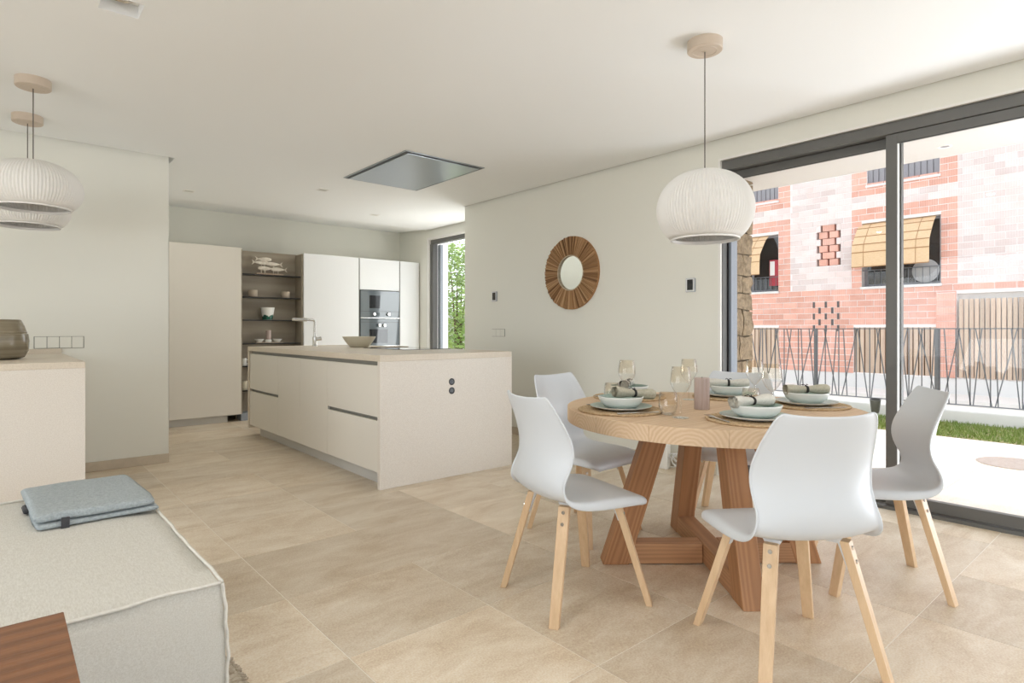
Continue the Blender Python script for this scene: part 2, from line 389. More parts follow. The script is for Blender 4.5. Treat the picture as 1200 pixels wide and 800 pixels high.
struct(B(-14, 14, -14, -3.12, -.2, -.02).box(-14, -4.2, -3.12, 6, -.2, -.02).build('terrace_rear', 'terrace_tile'))
# sliding garden door of the right wall
ZT = 2.415
d1 = struct(B(XW + .02, XW + .20, -3.0, 2.43, ZT - .075, ZT - .004).build('door_1', 'anthracite', bevel=.003), 'dark grey aluminium sliding garden door')
B(XW - .004, XW + .02, 2.425, 2.445, 0, ZT + .012).box(XW - .004, XW + .02, -3.0, 2.425, ZT - .002, ZT + .012).build('edge_bead', 'bead_white', d1)
B(XW + .02, XW + .08, 2.416, 2.438, 0, ZT - .075).build('jamb', 'anthracite', d1, bevel=.002)
B(XW + .081, XW + .089, 2.405, 2.438, .03, ZT - .075).build('seal', 'black', d1)
B(XW + .155, XW + .20, 2.398, 2.438, .03, ZT - .075).build('outer_jamb', 'anthracite_light', d1, bevel=.002)
B(XW + .0, XW + .22, -3.0, 2.43, -.004, .022).build('sill', 'anthracite', d1, bevel=.002)
B(XW + .045, XW + .052, -3.0, 2.40, .022, .03).box(XW + .125, XW + .132, -3, 2.40, .022, .03).build('track', 'steel', d1)
def leaf(x, y0, y1, sw=.055, m1='anthracite'):
    st = B(x - .022, x + .022, y1 - sw, y1, .03, ZT - .078).build('sash', m1, d1, bevel=.002)
    B(x - .022, x + .022, y0, y0 + sw, .03, ZT - .078).build('stile', 'anthracite', st, bevel=.002)
    B(x - .022, x + .022, y0 + sw, y1 - sw, .03, .095).build('bottom_rail', 'anthracite', st, bevel=.002)
    B(x - .022, x + .022, y0 + sw, y1 - sw, ZT - .135, ZT - .078).build('top_rail', 'anthracite', st, bevel=.002)
    B(x - .024, x - .0225, y0 + sw, y1 - sw, ZT - .142, ZT - .137).build('gasket', 'black', st)
    B(x - .005, x + .005, y0 + sw, y1 - sw, .095, ZT - .135).build('pane', 'window_glass', st)
leaf(XW + .122, 1.245, 2.436, .045, 'anthracite_light')
leaf(XW + .05, -.95, 1.31, .062)
leaf(XW + .13, -2.95, -.90, .055)
B(XW + .034, XW + .068, 1.2462, 1.2478, .03, ZT - .135).build('lit_stile_face', 'bead_white', d1)  # white strip paints in the outside light on the stile's side
# kitchen garden window
w1 = struct(B(XK + .03, XK + .11, 6.0, 7.42, 2.37, 2.43).box(XK + .03, XK + .11, 6.0, 7.42, 0, .06).build('window_1', 'anthracite', bevel=.002), 'dark grey tall window beside the kitchen cabinets')
B(XK - .003, XK + .03, 7.44, 7.47, 0, 2.46).box(XK - .003, XK + .03, YL, 7.44, 2.435, 2.46).build('edge_bead', 'bead_white', w1)
B(XK + .03, XK + .11, 7.36, 7.435, 0, 2.37).box(XK + .03, XK + .11, 5.98, 6.05, 0, 2.37).build('stile', 'anthracite', w1, bevel=.002)
B(XK + .12, XK + .165, 7.30, 7.37, 0, 2.36).build('inner_sash', 'anthracite_light', w1, bevel=.002)
B(XK + .07, XK + .08, 6.05, 7.36, .06, 2.37).build('pane', 'window_glass', w1)

# ------------------------------------------------------------------ kitchen island
isl = thing('kitchen_island', 'stone topped kitchen island with cream handleless drawers in the middle of the room', 'island', (2.02, 3.75, 0))
L, Wd, Ht = 2.90, 1.21, .94
B(0, Wd, 0, L, Ht - .045, Ht).build('worktop', 'counter_stone', isl, bevel=.002)
ep = B(0, Wd, 0, .04, 0, Ht - .045).build('end_panel', 'stone_side', isl, bevel=.002)
B(0, Wd, L - .04, L, .08, Ht - .045).build('end_panel', 'counter_stone', isl, bevel=.002)
B(.05, Wd - .05, .04, L - .04, .10, Ht - .05).build('carcass', 'channel', isl)
B(.09, Wd - .09, .04, L - .12, 0, .10).build('kick_board', 'kick', isl)
seam = [.045, .895, 1.47, 2.02, L - .045]
def front(y0, y1, z0, z1, nm='drawer_front'):
    B(.008, .03, y0 + .0015, y1 - .0015, z0, z1).build(nm, 'cabinet', isl, bevel=.0015)
front(seam[0], seam[1], .112, .477); front(seam[0], seam[1], .503, .865)
front(seam[1], seam[2], .112, .865, 'door'); front(seam[2], seam[3], .112, .865, 'door')
front(seam[3], seam[4], .112, .47); front(seam[3], seam[4], .496, .865)
B(.032, .05, .042, L - .042, .866, .893).build('handle_channel', 'channel', isl)
for y0, y1, z in ((seam[0], seam[1], .478), (seam[3], seam[4], .471)):
    B(.034, .05, y0, y1, z, z + .024).build('handle_channel', 'channel', isl)
for z in (.723, .655):
    s = MB().lathe([(0, -.002), (.026, -.002), (.026, .003), (.021, .004), (.018, .001), (0, .001)], 24).build('power_socket', 'black', ep, loc=(.605, 0, z), rot=(PI / 2, 0, 0), smooth=True)
# things on the island
fx, fy = 2.60, 6.28
fa = thing('kitchen_faucet', 'steel kitchen mixer tap with long swivel spout at far end of the island', 'faucet', (fx, fy, Ht))
MB().lathe([(0, 0), (.028, 0), (.028, .006), (.023, .012), (.023, .10), (.015, .105), (0, .105)], 20).build('body', 'steel', fa, smooth=True)
MB().tube([(0, 0, .10), (0, 0, .26), (-.006, 0, .275), (-.02, 0, .282), (-.09, 0, .285)], .0125, 12).build('spout', 'steel', fa, smooth=True, auto=60)
MB().cyl((-.09, 0, .285), (-.24, .01, .288), .019, .016, 14).build('spray_head', 'steel', fa, smooth=True)
MB().cyl((.02, -.005, .075), (.065, -.02, .085), .017, .021, 14).build('lever', 'steel', fa, smooth=True)
bw = MB()
def oval(rx, ry, z): return [(rx * math.cos(2 * PI * k / 40), ry * math.sin(2 * PI * k / 40), z) for k in range(40)]
bw.loft([oval(.001, .001, .001), oval(.085, .085, 0), oval(.095, .095, .006), oval(.14, .14, .06), oval(.168, .168, .108), oval(.163, .163, .109), oval(.13, .13, .062), oval(.085, .085, .014), oval(.001, .001, .012)], cap=False)
tag(bw.build('serving_bowl', 'ceramic_cream', loc=(2.80, 5.64, Ht), smooth=True, auto=60), 'wide cream fruit bowl standing empty on the island worktop', 'bowl')
dp = thing('soap_dispenser', 'slim steel cylinder dispenser behind the cream bowl on the island', 'dispenser', (2.99, 5.95, Ht))
MB().lathe([(0, 0), (.022, 0), (.022, .075), (0, .075)], 16).build('bottle', 'steel', dp, smooth=True)
MB().lathe([(.0, .075), (.018, .075), (.018, .09), (0, .09)], 16).build('cap', 'steel', dp, smooth=True)
hb = thing('induction_hob', 'thin black glass hob set on the near end of the island', 'hob', (2.92, 4.92, Ht))
B(-.24, .24, -.38, .38, 0, .006).build('glass_top', 'black_glass', hb, bevel=.001)
B(-.246, .246, -.386, .386, 0, .003).build('rim', 'steel', hb)
tag(B(-.15, .15, -.11, .11, 0, .012).build('chopping_board', 'ceramic_beige', loc=(2.99, 5.35, Ht), bevel=.003), 'thin beige board lying between bowl and hob', 'board')

# ------------------------------------------------------------------ kitchen tall units
YC = 7.66
def unit_empty(name, label, cat='cabinet'): return thing(name, label, cat, (0, 0, 0))
u = unit_empty('tall_cabinet', 'greige full height cabinet at left of the wooden niche')
B(1.12, 2.235, YC + .02, YB - .008, .10, 2.113).build('carcass', 'cabinet', u)
B(1.12, 1.470, YC, YC + .02, .095, 2.115).build('door', 'cabinet', u, bevel=.0015)
B(1.474, 2.25, YC, YC + .02, .09, 2.115).build('door', 'cabinet', u, bevel=.0015)
B(1.12, 2.11, YC + .065, YB - .008, 0, .10).build('kick_board', 'kick', u)
n = unit_empty('wall_niche', 'grey brown wooden niche with thin black shelves between tall white cabinets', 'niche')
B(2.252, 3.018, 7.90, 7.925, 0, 2.113).build('back_panel', 'niche_wood', n)
B(2.252, 2.268, 7.68, 7.90, .09, 2.10).build('side_panel', 'niche_wood', n)
B(3.004, 3.018, 7.68, 7.90, .09, 2.10).build('side_panel', 'niche_wood', n)
B(2.268, 3.004, 7.72, 7.90, 0, .09).build('plinth', 'anthracite_light', n)
SH = (1.812, 1.528, 1.242, .948, .67, .37)
for z in SH: B(2.268, 3.004, 7.71, 7.90, z - .012, z).build('shelf', 'black', n)

u = unit_empty('tall_cabinet', 'white full height cabinet between the wooden niche and the ovens')
B(3.022, 3.80, YC + .02, YB - .008, .10, 2.113).build('carcass', 'cabinet', u)
B(3.024, 3.797, YC, YC + .02, .09, 2.115).build('door', 'cabinet_bright', u, bevel=.0015)
B(3.022, 3.80, YC + .065, YB - .008, 0, .10).build('kick_board', 'kick', u)
u = unit_empty('oven_housing_cabinet', 'white cabinet housing the two stacked dark glass ovens')
B(3.80, 3.812, YC + .004, YB - .008, .10, 2.113).box(4.436, 4.448, YC + .004, YB - .008, .10, 2.113).build('side_panel', 'channel', u)
B(3.812, 4.436, YB - .02, YB - .008, .10, 2.113).build('back_panel', 'cabinet', u)
B(3.812, 4.436, YC + .02, YB - .02, 1.68, 2.113).build('carcass', 'cabinet', u)
B(3.814, 4.434, YC, YC + .02, 1.678, 2.115).build('door', 'cabinet_bright', u, bevel=.0015)
B(3.814, 4.434, YC, YC + .02, .48, .875).build('drawer_front', 'cabinet_bright', u, bevel=.0015)
B(3.814, 4.434, YC, YC + .02, .09, .476).build('drawer_front', 'cabinet_bright', u, bevel=.0015)
B(3.812, 4.436, YC + .065, YB - .02, 0, .09).build('kick_board', 'kick', u)
u = unit_empty('tall_cabinet', 'white narrow full height cabinet at the right end beside the window')
B(4.448, 4.772, YC + .02, YB - .008, .10, 2.113).build('carcass', 'cabinet', u)
B(4.450, 4.770, YC, YC + .02, .09, 2.115).build('door', 'cabinet_bright', u, bevel=.0015)
B(4.448, 4.772, YC + .065, YB - .008, 0, .10).build('kick_board', 'kick', u)
def oven(z0, z1, label, knobs, kz, wx0, wx1, wz0, wz1, pz):
    o = thing('built_in_oven', label, 'oven', (4.124, YC, z0), group='stacked wall ovens')
    B(-.30, .30, .01, .5, 0, z1 - z0).build('body', 'black', o)
    B(-.306, .306, -.012, .01, .004, z1 - z0 - .004).build('glass_front', 'glass_gray', o, bevel=.002)
    B(wx0 - 4.124, wx1 - 4.124, -.0135, -.0122, wz0 - z0, wz1 - z0).build('viewing_window', 'black_glass', o)
    B(-.306, .306, -.0135, -.0122, pz - z0, pz - z0 + .004).build('trim_strip', 'black', o)
    B(-.306, .306, -.02, -.0122, z0 * 0 + .0, .01).build('handle_strip', 'steel', o)
    B(-.07, -.01, -.0135, -.0122, kz - z0 - .022, kz - z0 + .022).build('display', 'display', o)
    for kx in knobs:
        MB().lathe([(0, 0), (.026, 0), (.026, .012), (.022, .03), (0, .03)], 20).build('knob', 'steel', o, loc=(kx - 4.124, -.013, kz - z0), rot=(PI / 2, 0, 0), smooth=True)
oven(1.278, 1.672, 'upper dark glass oven with two steel knobs at its lower edge', (4.019, 4.248), 1.338, 3.95, 4.12, 1.42, 1.60, 1.375)
oven(.88, 1.274, 'lower dark glass oven with two close steel knobs at its top edge', (4.10, 4.18), 1.181, 3.95, 4.24, .93, 1.125, 1.222)

# things in the niche
fs = thing('fish_sculpture', 'white wooden shoal of fish on thin posts, topmost niche shelf', 'sculpture', (2.632, 7.80, SH[0]))
B(-.17, .17, -.035, .035, 0, .022).build('base', 'pale_timber', fs, bevel=.003)
def fish(x, z, d, ln=.17):
    N = 9; rings = []
    for k in range(N):
        t = k / (N - 1); h = .028 * math.sin(PI * min(1, .08 + t * .92)) ** .7 * (1 - .45 * t) + .003
        rings.append([(x + d * (t - .5) * ln * -1, .012 * h / .028 * math.cos(2 * PI * q / 8), z + h * math.sin(2 * PI * q / 8)) for q in range(8)])
    f = MB().loft(rings).build('fish', 'oak_fish_white', fs, smooth=True)
    tx = x - d * ln * .46
    MB().loft([[(tx, -.003, z - .006), (tx, .003, z - .006), (tx, .003, z + .006), (tx, -.003, z + .006)], [(tx - d * .04, -.003, z - .034), (tx - d * .04, .003, z - .034), (tx - d * .022, .003, z), (tx - d * .022, -.003, z)]]).loft([[(tx, -.003, z - .006), (tx, .003, z - .006), (tx, .003, z + .006), (tx, -.003, z + .006)], [(tx - d * .022, -.003, z), (tx - d * .022, .003, z), (tx - d * .04, .003, z + .034), (tx - d * .04, -.003, z + .034)]]).build('tail_fin', 'oak_fish_white', f)
for x, z, d in ((-.06, .20, 1), (-.10, .155, 1), (.05, .145, -1), (-.05, .085, -1), (.11, .08, -1)):
    fish(x, z, d); MB().cyl((x, .0, .02), (x, 0, z), .004, n=6).build('post', 'oak_fish_white', fs)
def cup(name, label, cat, loc, r0, r1, h, m, grp=None, inner=None):
    o = tag(MB().lathe([(0, 0), (r0 * .9, 0), (r0, .006), (r1, h), (r1 - .005, h), (r0 - .005, .01), (0, .009)], 28).build(name, m, loc=loc, smooth=True), label, cat, grp)
    return o
cup('cup', 'beige ceramic tumbler at the left of the second niche shelf', 'cup', (2.432, 7.80, SH[1]), .052, .054, .088, 'ceramic_beige', 'ceramic cups in the niche')
cup('cup', 'beige ceramic tumbler at the right of the second niche shelf', 'cup', (2.838, 7.80, SH[1]), .052, .054, .082, 'ceramic_beige', 'ceramic cups in the niche')
pt = thing('ceramic_pot', 'flared white pot with green splashed base on the third niche shelf', 'pot', (2.610, 7.80, SH[2]))
MB().lathe([(0, 0), (.056, 0), (.059, .006), (.084, .158), (.079, .158), (.054, .012), (0, .012)], 28).build('body', 'ceramic_out', pt, smooth=True)
gz = MB(); R0 = []; R1 = []
for k in range(36):
    a = 2 * PI * k / 36; h = .035 + .035 * abs(math.sin(a * 2.5 + 1)) * random.uniform(.6, 1.1)
    R0.append((.0597 * math.cos(a), .0597 * math.sin(a), .004)); rr = .0595 + (h - .004) * .165; R1.append((rr * math.cos(a), rr * math.sin(a), h))
gz.loft([R0, R1], cap=False).build('green_glaze', 'green_glaze', pt, smooth=True)
tr = tag(B(-.17, .17, -.06, .06, 0, .012).build('tray', 'ceramic_beige', loc=(2.62, 7.80, SH[3]), bevel=.003), 'long beige tray on the lowest niche shelf above the island', 'tray')
for x, w in ((2.507, 'left'), (2.733, 'right')):
    tag(MB().lathe([(0, 0), (.03, 0), (.034, .006), (.056, .034), (.058, .04), (.053, .04), (.03, .012), (0, .01)], 24).build('dish', 'ceramic_white', loc=(x, 7.80, SH[3] + .012), smooth=True), 'small white dish at the %s end of the beige tray' % w, 'dish', 'dishes on the beige tray')
cd = thing('pillar_candle', 'pink beige pillar candle on its holder between two white dishes', 'candle', (2.62, 7.80, SH[3] + .012))
MB().lathe([(0, 0), (.04, 0), (.04, .03), (.034, .034), (0, .034)], 20).build('holder', 'ceramic_white', cd, smooth=True)
MB().lathe([(0, .034), (.031, .034), (.031, .15), (0, .15)], 20).build('wax', 'candle_wax', cd, smooth=True)
mg = thing('mug', 'white mug half hidden behind the greige cabinet edge', 'mug', (2.312, 7.79, SH[4]))
MB().lathe([(0, 0), (.036, 0), (.04, .006), (.04, .092), (.036, .092), (.035, .01), (0, .01)], 24).build('body', 'ceramic_white', mg, smooth=True)
MB().tube([(.038, 0, .075), (.062, 0, .074), (.072, 0, .055), (.064, 0, .03), (.038, 0, .022)], .006, 8).build('handle', 'ceramic_white', mg, smooth=True)
cup('canister', 'cream canister half hidden low behind the greige cabinet edge', 'canister', (2.315, 7.79, SH[5]), .048, .048, .11, 'ceramic_cream')

# ------------------------------------------------------------------ ceiling fittings
hd = thing('ceiling_extractor', 'flush steel extractor hood panel in the ceiling above the island', 'extractor hood', (2.905, 4.79, ZC))
B(-.405, .405, -.575, .575, -.006, .0).build('frame', 'steel_panel', hd, bevel=.001)
B(-.392, .392, -.562, .562, -.008, -.0062).build('gap', 'black', hd)
B(-.368, .368, -.538, .538, -.014, -.0082).build('panel', 'steel_panel', hd, bevel=.002)
dl = thing('ceiling_downlight', 'square recessed white downlight with round lamp near the upper left', 'downlight', (.4225, 3.1775, ZC), group='ceiling downlights')
B(-.0775, .0775, -.0775, .0775, .058, .062).build('housing', 'bead_white', dl)
MB().lathe([(.062, .058), (.068, .05), (.06, .046), (.05, .052), (.05, .058)], 28).build('ring', 'steel', dl, smooth=True)
MB().lathe([(0, .050), (.045, .050), (.05, .057)], 28).build('lamp', 'ceramic_white', dl, smooth=True)
for x, y, w in ((3.62, 6.86, 'rightmost of the far row over the kitchen'), (2.56, 5.98, 'left of the steel extractor in the ceiling'), (1.52, 6.95, 'at far left above the greige cabinet')):
    t = thing('ceiling_downlight', 'small square trimless downlight ' + w, 'downlight', (x, y, ZC), group='ceiling downlights')
    MB().box(-.05, .05, -.05, -.04, -.003, 0).box(-.05, .05, .04, .05, -.003, 0).box(-.05, -.04, -.04, .04, -.003, 0).box(.04, .05, -.04, .04, -.003, 0).build('trim', 'bead_white', t)
    B(-.04, .04, -.04, .04, -.0015, 0).build('lamp', 'kick', t)
for x_, y_ in ((.4225, 1.5), (-1.3, 3.1775)): light('downlight_fill', 'AREA', (x_, y_, ZC - .004), (0, 0, 0), 8, (1, .93, .84), .07, .07)  # two unseen ceiling lamps without fixtures, added as fill
for x_, y_ in ((3.62, 6.86), (2.56, 5.98), (1.52, 6.95)): light('downlight_fill', 'AREA', (x_, y_, ZC - .004), (0, 0, 0), 2.2, (1, .96, .90), .07, .07)  # far downlights given light as added fill
def pendant(x, y, zb, label, zr=.235, h=.345, cut=-49):
    t = thing('pendant_lamp', label, 'lamp', (x, y, zb), group='pleated pendant lamps')
    prof = []
    N = 26
    a0, a1 = math.radians(cut), math.radians(84)
    for k in range(N + 1):
        a = a0 + (a1 - a0) * k / N
        ex = .85
        r = zr * math.cos(a) ** ex if math.cos(a) > 0 else 0
        z = math.sin(a)
        prof.append((r, z))
    zmin, zmax = prof[0][1], prof[-1][1]
    prof = [(r, (z - zmin) / (zmax - zmin) * h) for r, z in prof]
    s = MB().lathe(prof, 176, ripple=.0105).build('shade', 'pendant_shade', t, smooth=True, auto=24)
    md = s.modifiers.new('solid', 'SOLIDIFY'); md.thickness = .003; md.offset = -1
    r0 = prof[0][0]
    MB().lathe([(r0 + .002, .012), (r0 + .003, -.006), (r0 - .004, -.006), (r0 - .004, .01)], 64).build('bottom_rim', 'pendant_shade', t, smooth=True)
    MB().lathe([(.03, h - .008), (.03, h + .004), (0, h + .006)], 20).build('cap', 'pendant_shade', t, smooth=True)
    top = ZC - zb
    MB().cyl((0, 0, h), (0, 0, top - .03), .0028, n=8).build('cord', 'cord', t)
    c = MB().lathe([(0, top - .05), (.055, top - .05), (.057, top - .052), (.059, top - .05), (.082, top - .05), (.086, top - .046), (.086, top), (0, top)], 40).build('ceiling_rose', 'canopy_beige', t, smooth=True)
    MB().lathe([(0, top - .053), (.01, top - .053), (.01, top - .049)], 12).build('cord_grip', 'canopy_beige', c, smooth=True)
pendant(2.70, 1.645, 1.575, 'large pleated white globe pendant over the round dining table')
pendant(.158, 4.44, 1.825, 'nearer of the two pleated white pendants over the stone bar', .24, .272, -44)
pendant(.156, 5.22, 1.825, 'farther pleated white pendant, partly behind the other over the bar', .24, .272, -44)

# ------------------------------------------------------------------ wall fittings
mr = thing('round_mirror', 'round wall mirror with a wide brown woven reed frame', 'mirror', (XW, 3.985, 1.665), 0)
def ring_yz(r, x, n=64): return [(-x, r * math.cos(2 * PI * k / n), r * math.sin(2 * PI * k / n)) for k in range(n)]
MB().loft([ring_yz(.352, 0), ring_yz(.352, .016), ring_yz(.345, .02), ring_yz(.165, .02), ring_yz(.165, 0)], cap=False).build('backing_ring', 'bamboo_dark', mr)
MB().loft([ring_yz(.001, .012), ring_yz(.168, .012)], cap=False).build('glass', 'mirror', mr)
MB().loft([ring_yz(.172, .012), ring_yz(.172, .03), ring_yz(.163, .03), ring_yz(.163, .012)], cap=False).build('inner_rim', 'jute_light', mr)
rb = MB()
for k in range(230):
    a = 2 * PI * (k + random.uniform(-.3, .3)) / 230; w = random.uniform(.0026, .0062); r0 = .172; r1 = random.uniform(.346, .353); hx = random.uniform(.022, .034)
    c, s_ = math.cos(a), math.sin(a)
    P_ = lambda r, o_, x: (-x, r * c - o_ * s_, r * s_ + o_ * c)
    rb.loft([[P_(r0, -w * .5, .018), P_(r0, w * .5, .018), P_(r0, w * .5, hx), P_(r0, -w * .5, hx)], [P_(r1, -w, .018), P_(r1, w, .018), P_(r1, w, hx), P_(r1, -w, hx)]])
stuff(rb.build('reeds', 'mirror_reed', mr, weld=False))
def thermo(y, z, label):
    t = thing('thermostat', label, 'thermostat', (XW, y, z), group='wall thermostats')
    B(-.012, 0, -.042, .042, -.055, .055).build('casing', 'anthracite_light', t, bevel=.003)
    B(-.0145, -.0122, -.038, .038, -.052, .052).build('frame', 'cabinet_bright', t, bevel=.001)
    B(-.016, -.0147, -.026, .026, -.04, .044).build('display', 'black_glass', t)
thermo(5.165, 1.487, 'small thermostat with black display above the switch plate, left of the mirror')
thermo(2.682, 1.475, 'small thermostat with black display between mirror and sliding door')
def plate(name, label, n, origin, axis, w=.072, h=.078, m='wall_paint'):
    t = thing(name, label, 'switch', origin, 0)
    for k in range(n):
        a = (k - n / 2) * w
        if axis == 'Y': B(-.008, 0, a + .002, a + w - .002, -h / 2, h / 2).build('switch_module', m, t, bevel=.002); 
        else: B(a + .002, a + w - .002, -.008, 0, -h / 2, h / 2).build('switch_module', m, t, bevel=.002)
    if axis == 'Y': B(-.003, 0, -n * w / 2 - .003, n * w / 2 + .003, -h / 2 - .003, h / 2 + .003).build('back_plate', 'channel', t)
    else: B(-n * w / 2 - .003, n * w / 2 + .003, -.003, 0, -h / 2 - .003, h / 2 + .003).build('back_plate', 'channel', t)
plate('switch_plate', 'wide cream switch plate on the wall above the end of the island', 3, (XW, 5.10, 1.085), 'Y')
plate('switch_plate', 'row of four cream switches on the wall behind the stone bar', 4, (.361, YL, 1.022), 'X', .0755, .085)
bx = thing('router_box', 'small white box on the floor behind the table by the baseboard', 'router', (4.08, 2.86, 0), .1)
B(-.03, .03, -.05, .07, 0, .20).build('body', 'bead_white', bx, bevel=.006)
B(-.02, .02, -.03, .05, .20, .203).build('vent', 'kick', bx)
pts = []
for k in range(60):
    a = k * .55; pts.append((4.10 + .03 * math.cos(a * 1.3), 2.72 + .05 * math.sin(a) + .0006 * k, .02 + .11 * (.5 + .5 * math.sin(a * .7 + 1))))
tag(MB().tube(pts, .004, 6).build('power_cable', 'cord_white', smooth=True), 'tangled white cable on the floor beside the white box', 'cable')

# ------------------------------------------------------------------ stone bar at left
pn = thing('stone_bar', 'beige stone bar counter against the left wall under the pendants', 'bar counter', (0, 0, 0))
B(-1.6, .374, 4.09, YL - .006, .905, .94).build('worktop', 'counter_stone', pn, bevel=.002)
B(-1.6, .374, 4.09, 4.13, 0, .905).build('front_panel', 'stone_side', pn, bevel=.002)
B(.334, .374, 4.13, YL - .006, 0, .905).build('side_panel', 'stone_side', pn, bevel=.002)
B(-1.6, .374, YL - .018, YL - .006, .94, .975).build('upstand', 'counter_stone', pn, bevel=.001)
vs = thing('glass_vase', 'squat smoky brown glass vase on the stone bar at left edge', 'vase', (.0, 4.72, .942))
MB().lathe([(0, .002), (.10, .0), (.13, .012), (.148, .05), (.152, .11), (.146, .150), (.136, .158), (.139, .162), (.128, .20), (.112, .235), (.106, .238), (.104, .234), (.122, .20), (.130, .16), (.14, .11), (.13, .03), (0, .014)], 48).build('body', 'smoked_glass', vs, smooth=True)
MB().lathe([(.1365, .155), (.1405, .158), (.141, .164), (.137, .167)], 48).build('band', 'smoked_glass', vs, smooth=True)

# ------------------------------------------------------------------ ottoman, blanket, side table, rug
rg = MB(); NU, NV = 46, 46
def rugp(i, j):
    x = -1.6 + 2.18 * i / NU; y = .2 + 1.98 * j / NV
    return Vector((x, y, .014 + .008 * noise.noise(Vector((x * 9, y * 9, 0)))))
vv = [[rg.b.verts.new(rugp(i, j)) for j in range(NV + 1)] for i in range(NU + 1)]
for i in range(NU):
    for j in range(NV): rg.b.faces.new((vv[i][j], vv[i + 1][j], vv[i + 1][j + 1], vv[i][j + 1]))
rug = thing('rug', 'knotted beige jute rug with fringe under the linen ottoman', 'rug', (0, 0, 0))
o = rg.build('weave', 'rug', rug, smooth=True, auto=180); md = o.modifiers.new('solid', 'SOLIDIFY'); md.thickness = .013
fr = MB()
for k in range(300):
    x = -1.59 + 2.17 * k / 300; y = 2.17
    fr.tube([(x, y, .01), (x + random.uniform(-.01, .01), y + .025, .012), (x + random.uniform(-.02, .02), y + random.uniform(.04, .06), .004)], .0035, 5)
for k in range(260):
    y = .25 + 1.92 * k / 260; x = .575
    fr.tube([(x, y, .01), (x + .012, y + random.uniform(-.01, .01), .011), (x + random.uniform(.02, .035), y + random.uniform(-.01, .01), .004)], .0035, 5)
stuff(fr.build('fringe', 'rug', rug, weld=False, smooth=True))
ox0, ox1, oy0, oy1, oz0, oz1 = -1.0, .465, 1.78, 3.14, .03, .42
ot = thing('ottoman', 'large square natural linen ottoman with piped seams and a folded blanket on it', 'ottoman', (0, 0, 0))
def soft_box(x0, x1, y0, y1, z0, z1, n=(28, 28, 10), bulge=.016, crown=.012, wr=.006, seed=0):
    b = MB(); cx, cy = (x0 + x1) / 2, (y0 + y1) / 2; hx, hy, hz = (x1 - x0) / 2, (y1 - y0) / 2, (z1 - z0) / 2; cz = (z0 + z1) / 2
    def f(u, v, w):
        x, y, z = u * hx, v * hy, w * hz
        side = (1 - w * w)
        if abs(u) > .999: x += math.copysign(bulge * side * (1 - .5 * abs(v) ** 6), u)
        if abs(v) > .999: y += math.copysign(bulge * side * (1 - .5 * abs(u) ** 6), v)
        if w > .999: z += crown * (1 - u ** 4) * (1 - v ** 4)
        p = Vector((x + cx, y + cy, z + cz))
        nn = noise.noise_vector(p * 5 + Vector((seed, 0, 0))) * wr + noise.noise_vector(p * 14) * wr * .35
        return p + nn
    S = {}
    def vert(i, j, k):
        key = (i, j, k)
        if key not in S: S[key] = b.b.verts.new(f(2 * i / n[0] - 1, 2 * j / n[1] - 1, 2 * k / n[2] - 1))
        return S[key]
    for i in range(n[0]):
        for j in range(n[1]):
            for k in (0, n[2]): b.b.faces.new((vert(i, j, k), vert(i + 1, j, k), vert(i + 1, j + 1, k), vert(i, j + 1, k)))
    for i in range(n[0]):
        for k in range(n[2]):
            for j in (0, n[1]): b.b.faces.new((vert(i, j, k), vert(i + 1, j, k), vert(i + 1, j, k + 1), vert(i, j, k + 1)))
    for j in range(n[1]):
        for k in range(n[2]):
            for i in (0, n[0]): b.b.faces.new((vert(i, j, k), vert(i, j + 1, k), vert(i, j + 1, k + 1), vert(i, j, k + 1)))
    return b, f
b, ff = soft_box(ox0, ox1, oy0, oy1, oz0, oz1, bulge=.03)
b.build('body', 'linen', ot, smooth=True, auto=75)
def seam_line(a, c, n=60):
    pts = []
    for k in range(n + 1):
        t = k / n; p = ff(*(a[i] + (c[i] - a[i]) * t for i in range(3)))
        p += Vector((noise.noise(Vector((t * 9 + a[0], 3, a[1]))), noise.noise(Vector((t * 9, 7, a[0]))), noise.noise(Vector((t * 11, 1, a[1])))) ) * .005
        d = Vector((0, 0, 0))
        for i in range(3):
            if a[i] == c[i]: d[i] = a[i] * .004
        pts.append(p + d)
    return pts
sm = MB()
for a, c in (((1, -1, 1), (1, 1, 1)), ((-1, -1, 1), (1, -1, 1)), ((-1, 1, 1), (1, 1, 1)), ((1, -1, -1), (1, -1, 1)), ((1, 1, -1), (1, 1, 1)), ((-1, -1, 1), (-1, 1, 1))):
    sm = MB(); pts = seam_line(a, c); 
    sm.tube(pts, .0048, 8)
    # flat flange of the seam
    sm.build('piping', 'linen_piping', ot, smooth=True, auto=180)
for x in (ox0 + .1, ox1 - .1):
    for y in (oy0 + .1, oy1 - .1): B(x - .03, x + .03, y - .03, y + .03, .022 if y < 2.2 else 0, .05).build('foot', 'black', ot)
# folded blanket: top layer folded over at the front, lower layer just showing
bl = thing('folded_blanket', 'blue grey wool blanket folded flat on the linen ottoman', 'blanket', (.27, 2.86, .430), math.radians(2))
def slab_layer(w, d, z0, z1, rx, seed, sh=0):
    b = MB(); n, m_ = 34, 24; hh = (z1 - z0) / 2; rings = []
    for i in range(n + 1):
        x = -w / 2 + w * i / n; ring = []
        e = min(1, min(i, n - i) / 2.2 + .45) 
        for k in range(m_ * 2):
            a = 2 * PI * k / (m_ * 2)
            cy = math.copysign(abs(math.cos(a)) ** .22, math.cos(a)); sz = math.copysign(abs(math.sin(a)) ** .5, math.sin(a))
            y = cy * d / 2; z = (z0 + z1) / 2 + sz * hh * e
            p = Vector((x + sh * y, y, z))
            nv = noise.noise_vector(p * 6 + Vector((seed, 0, 0)))
            p += Vector((nv.x * rx, nv.y * rx, nv.z * rx * .35 if sz > 0 else 0))
            ring.append(p)
        rings.append(ring)
    return b.loft(rings)
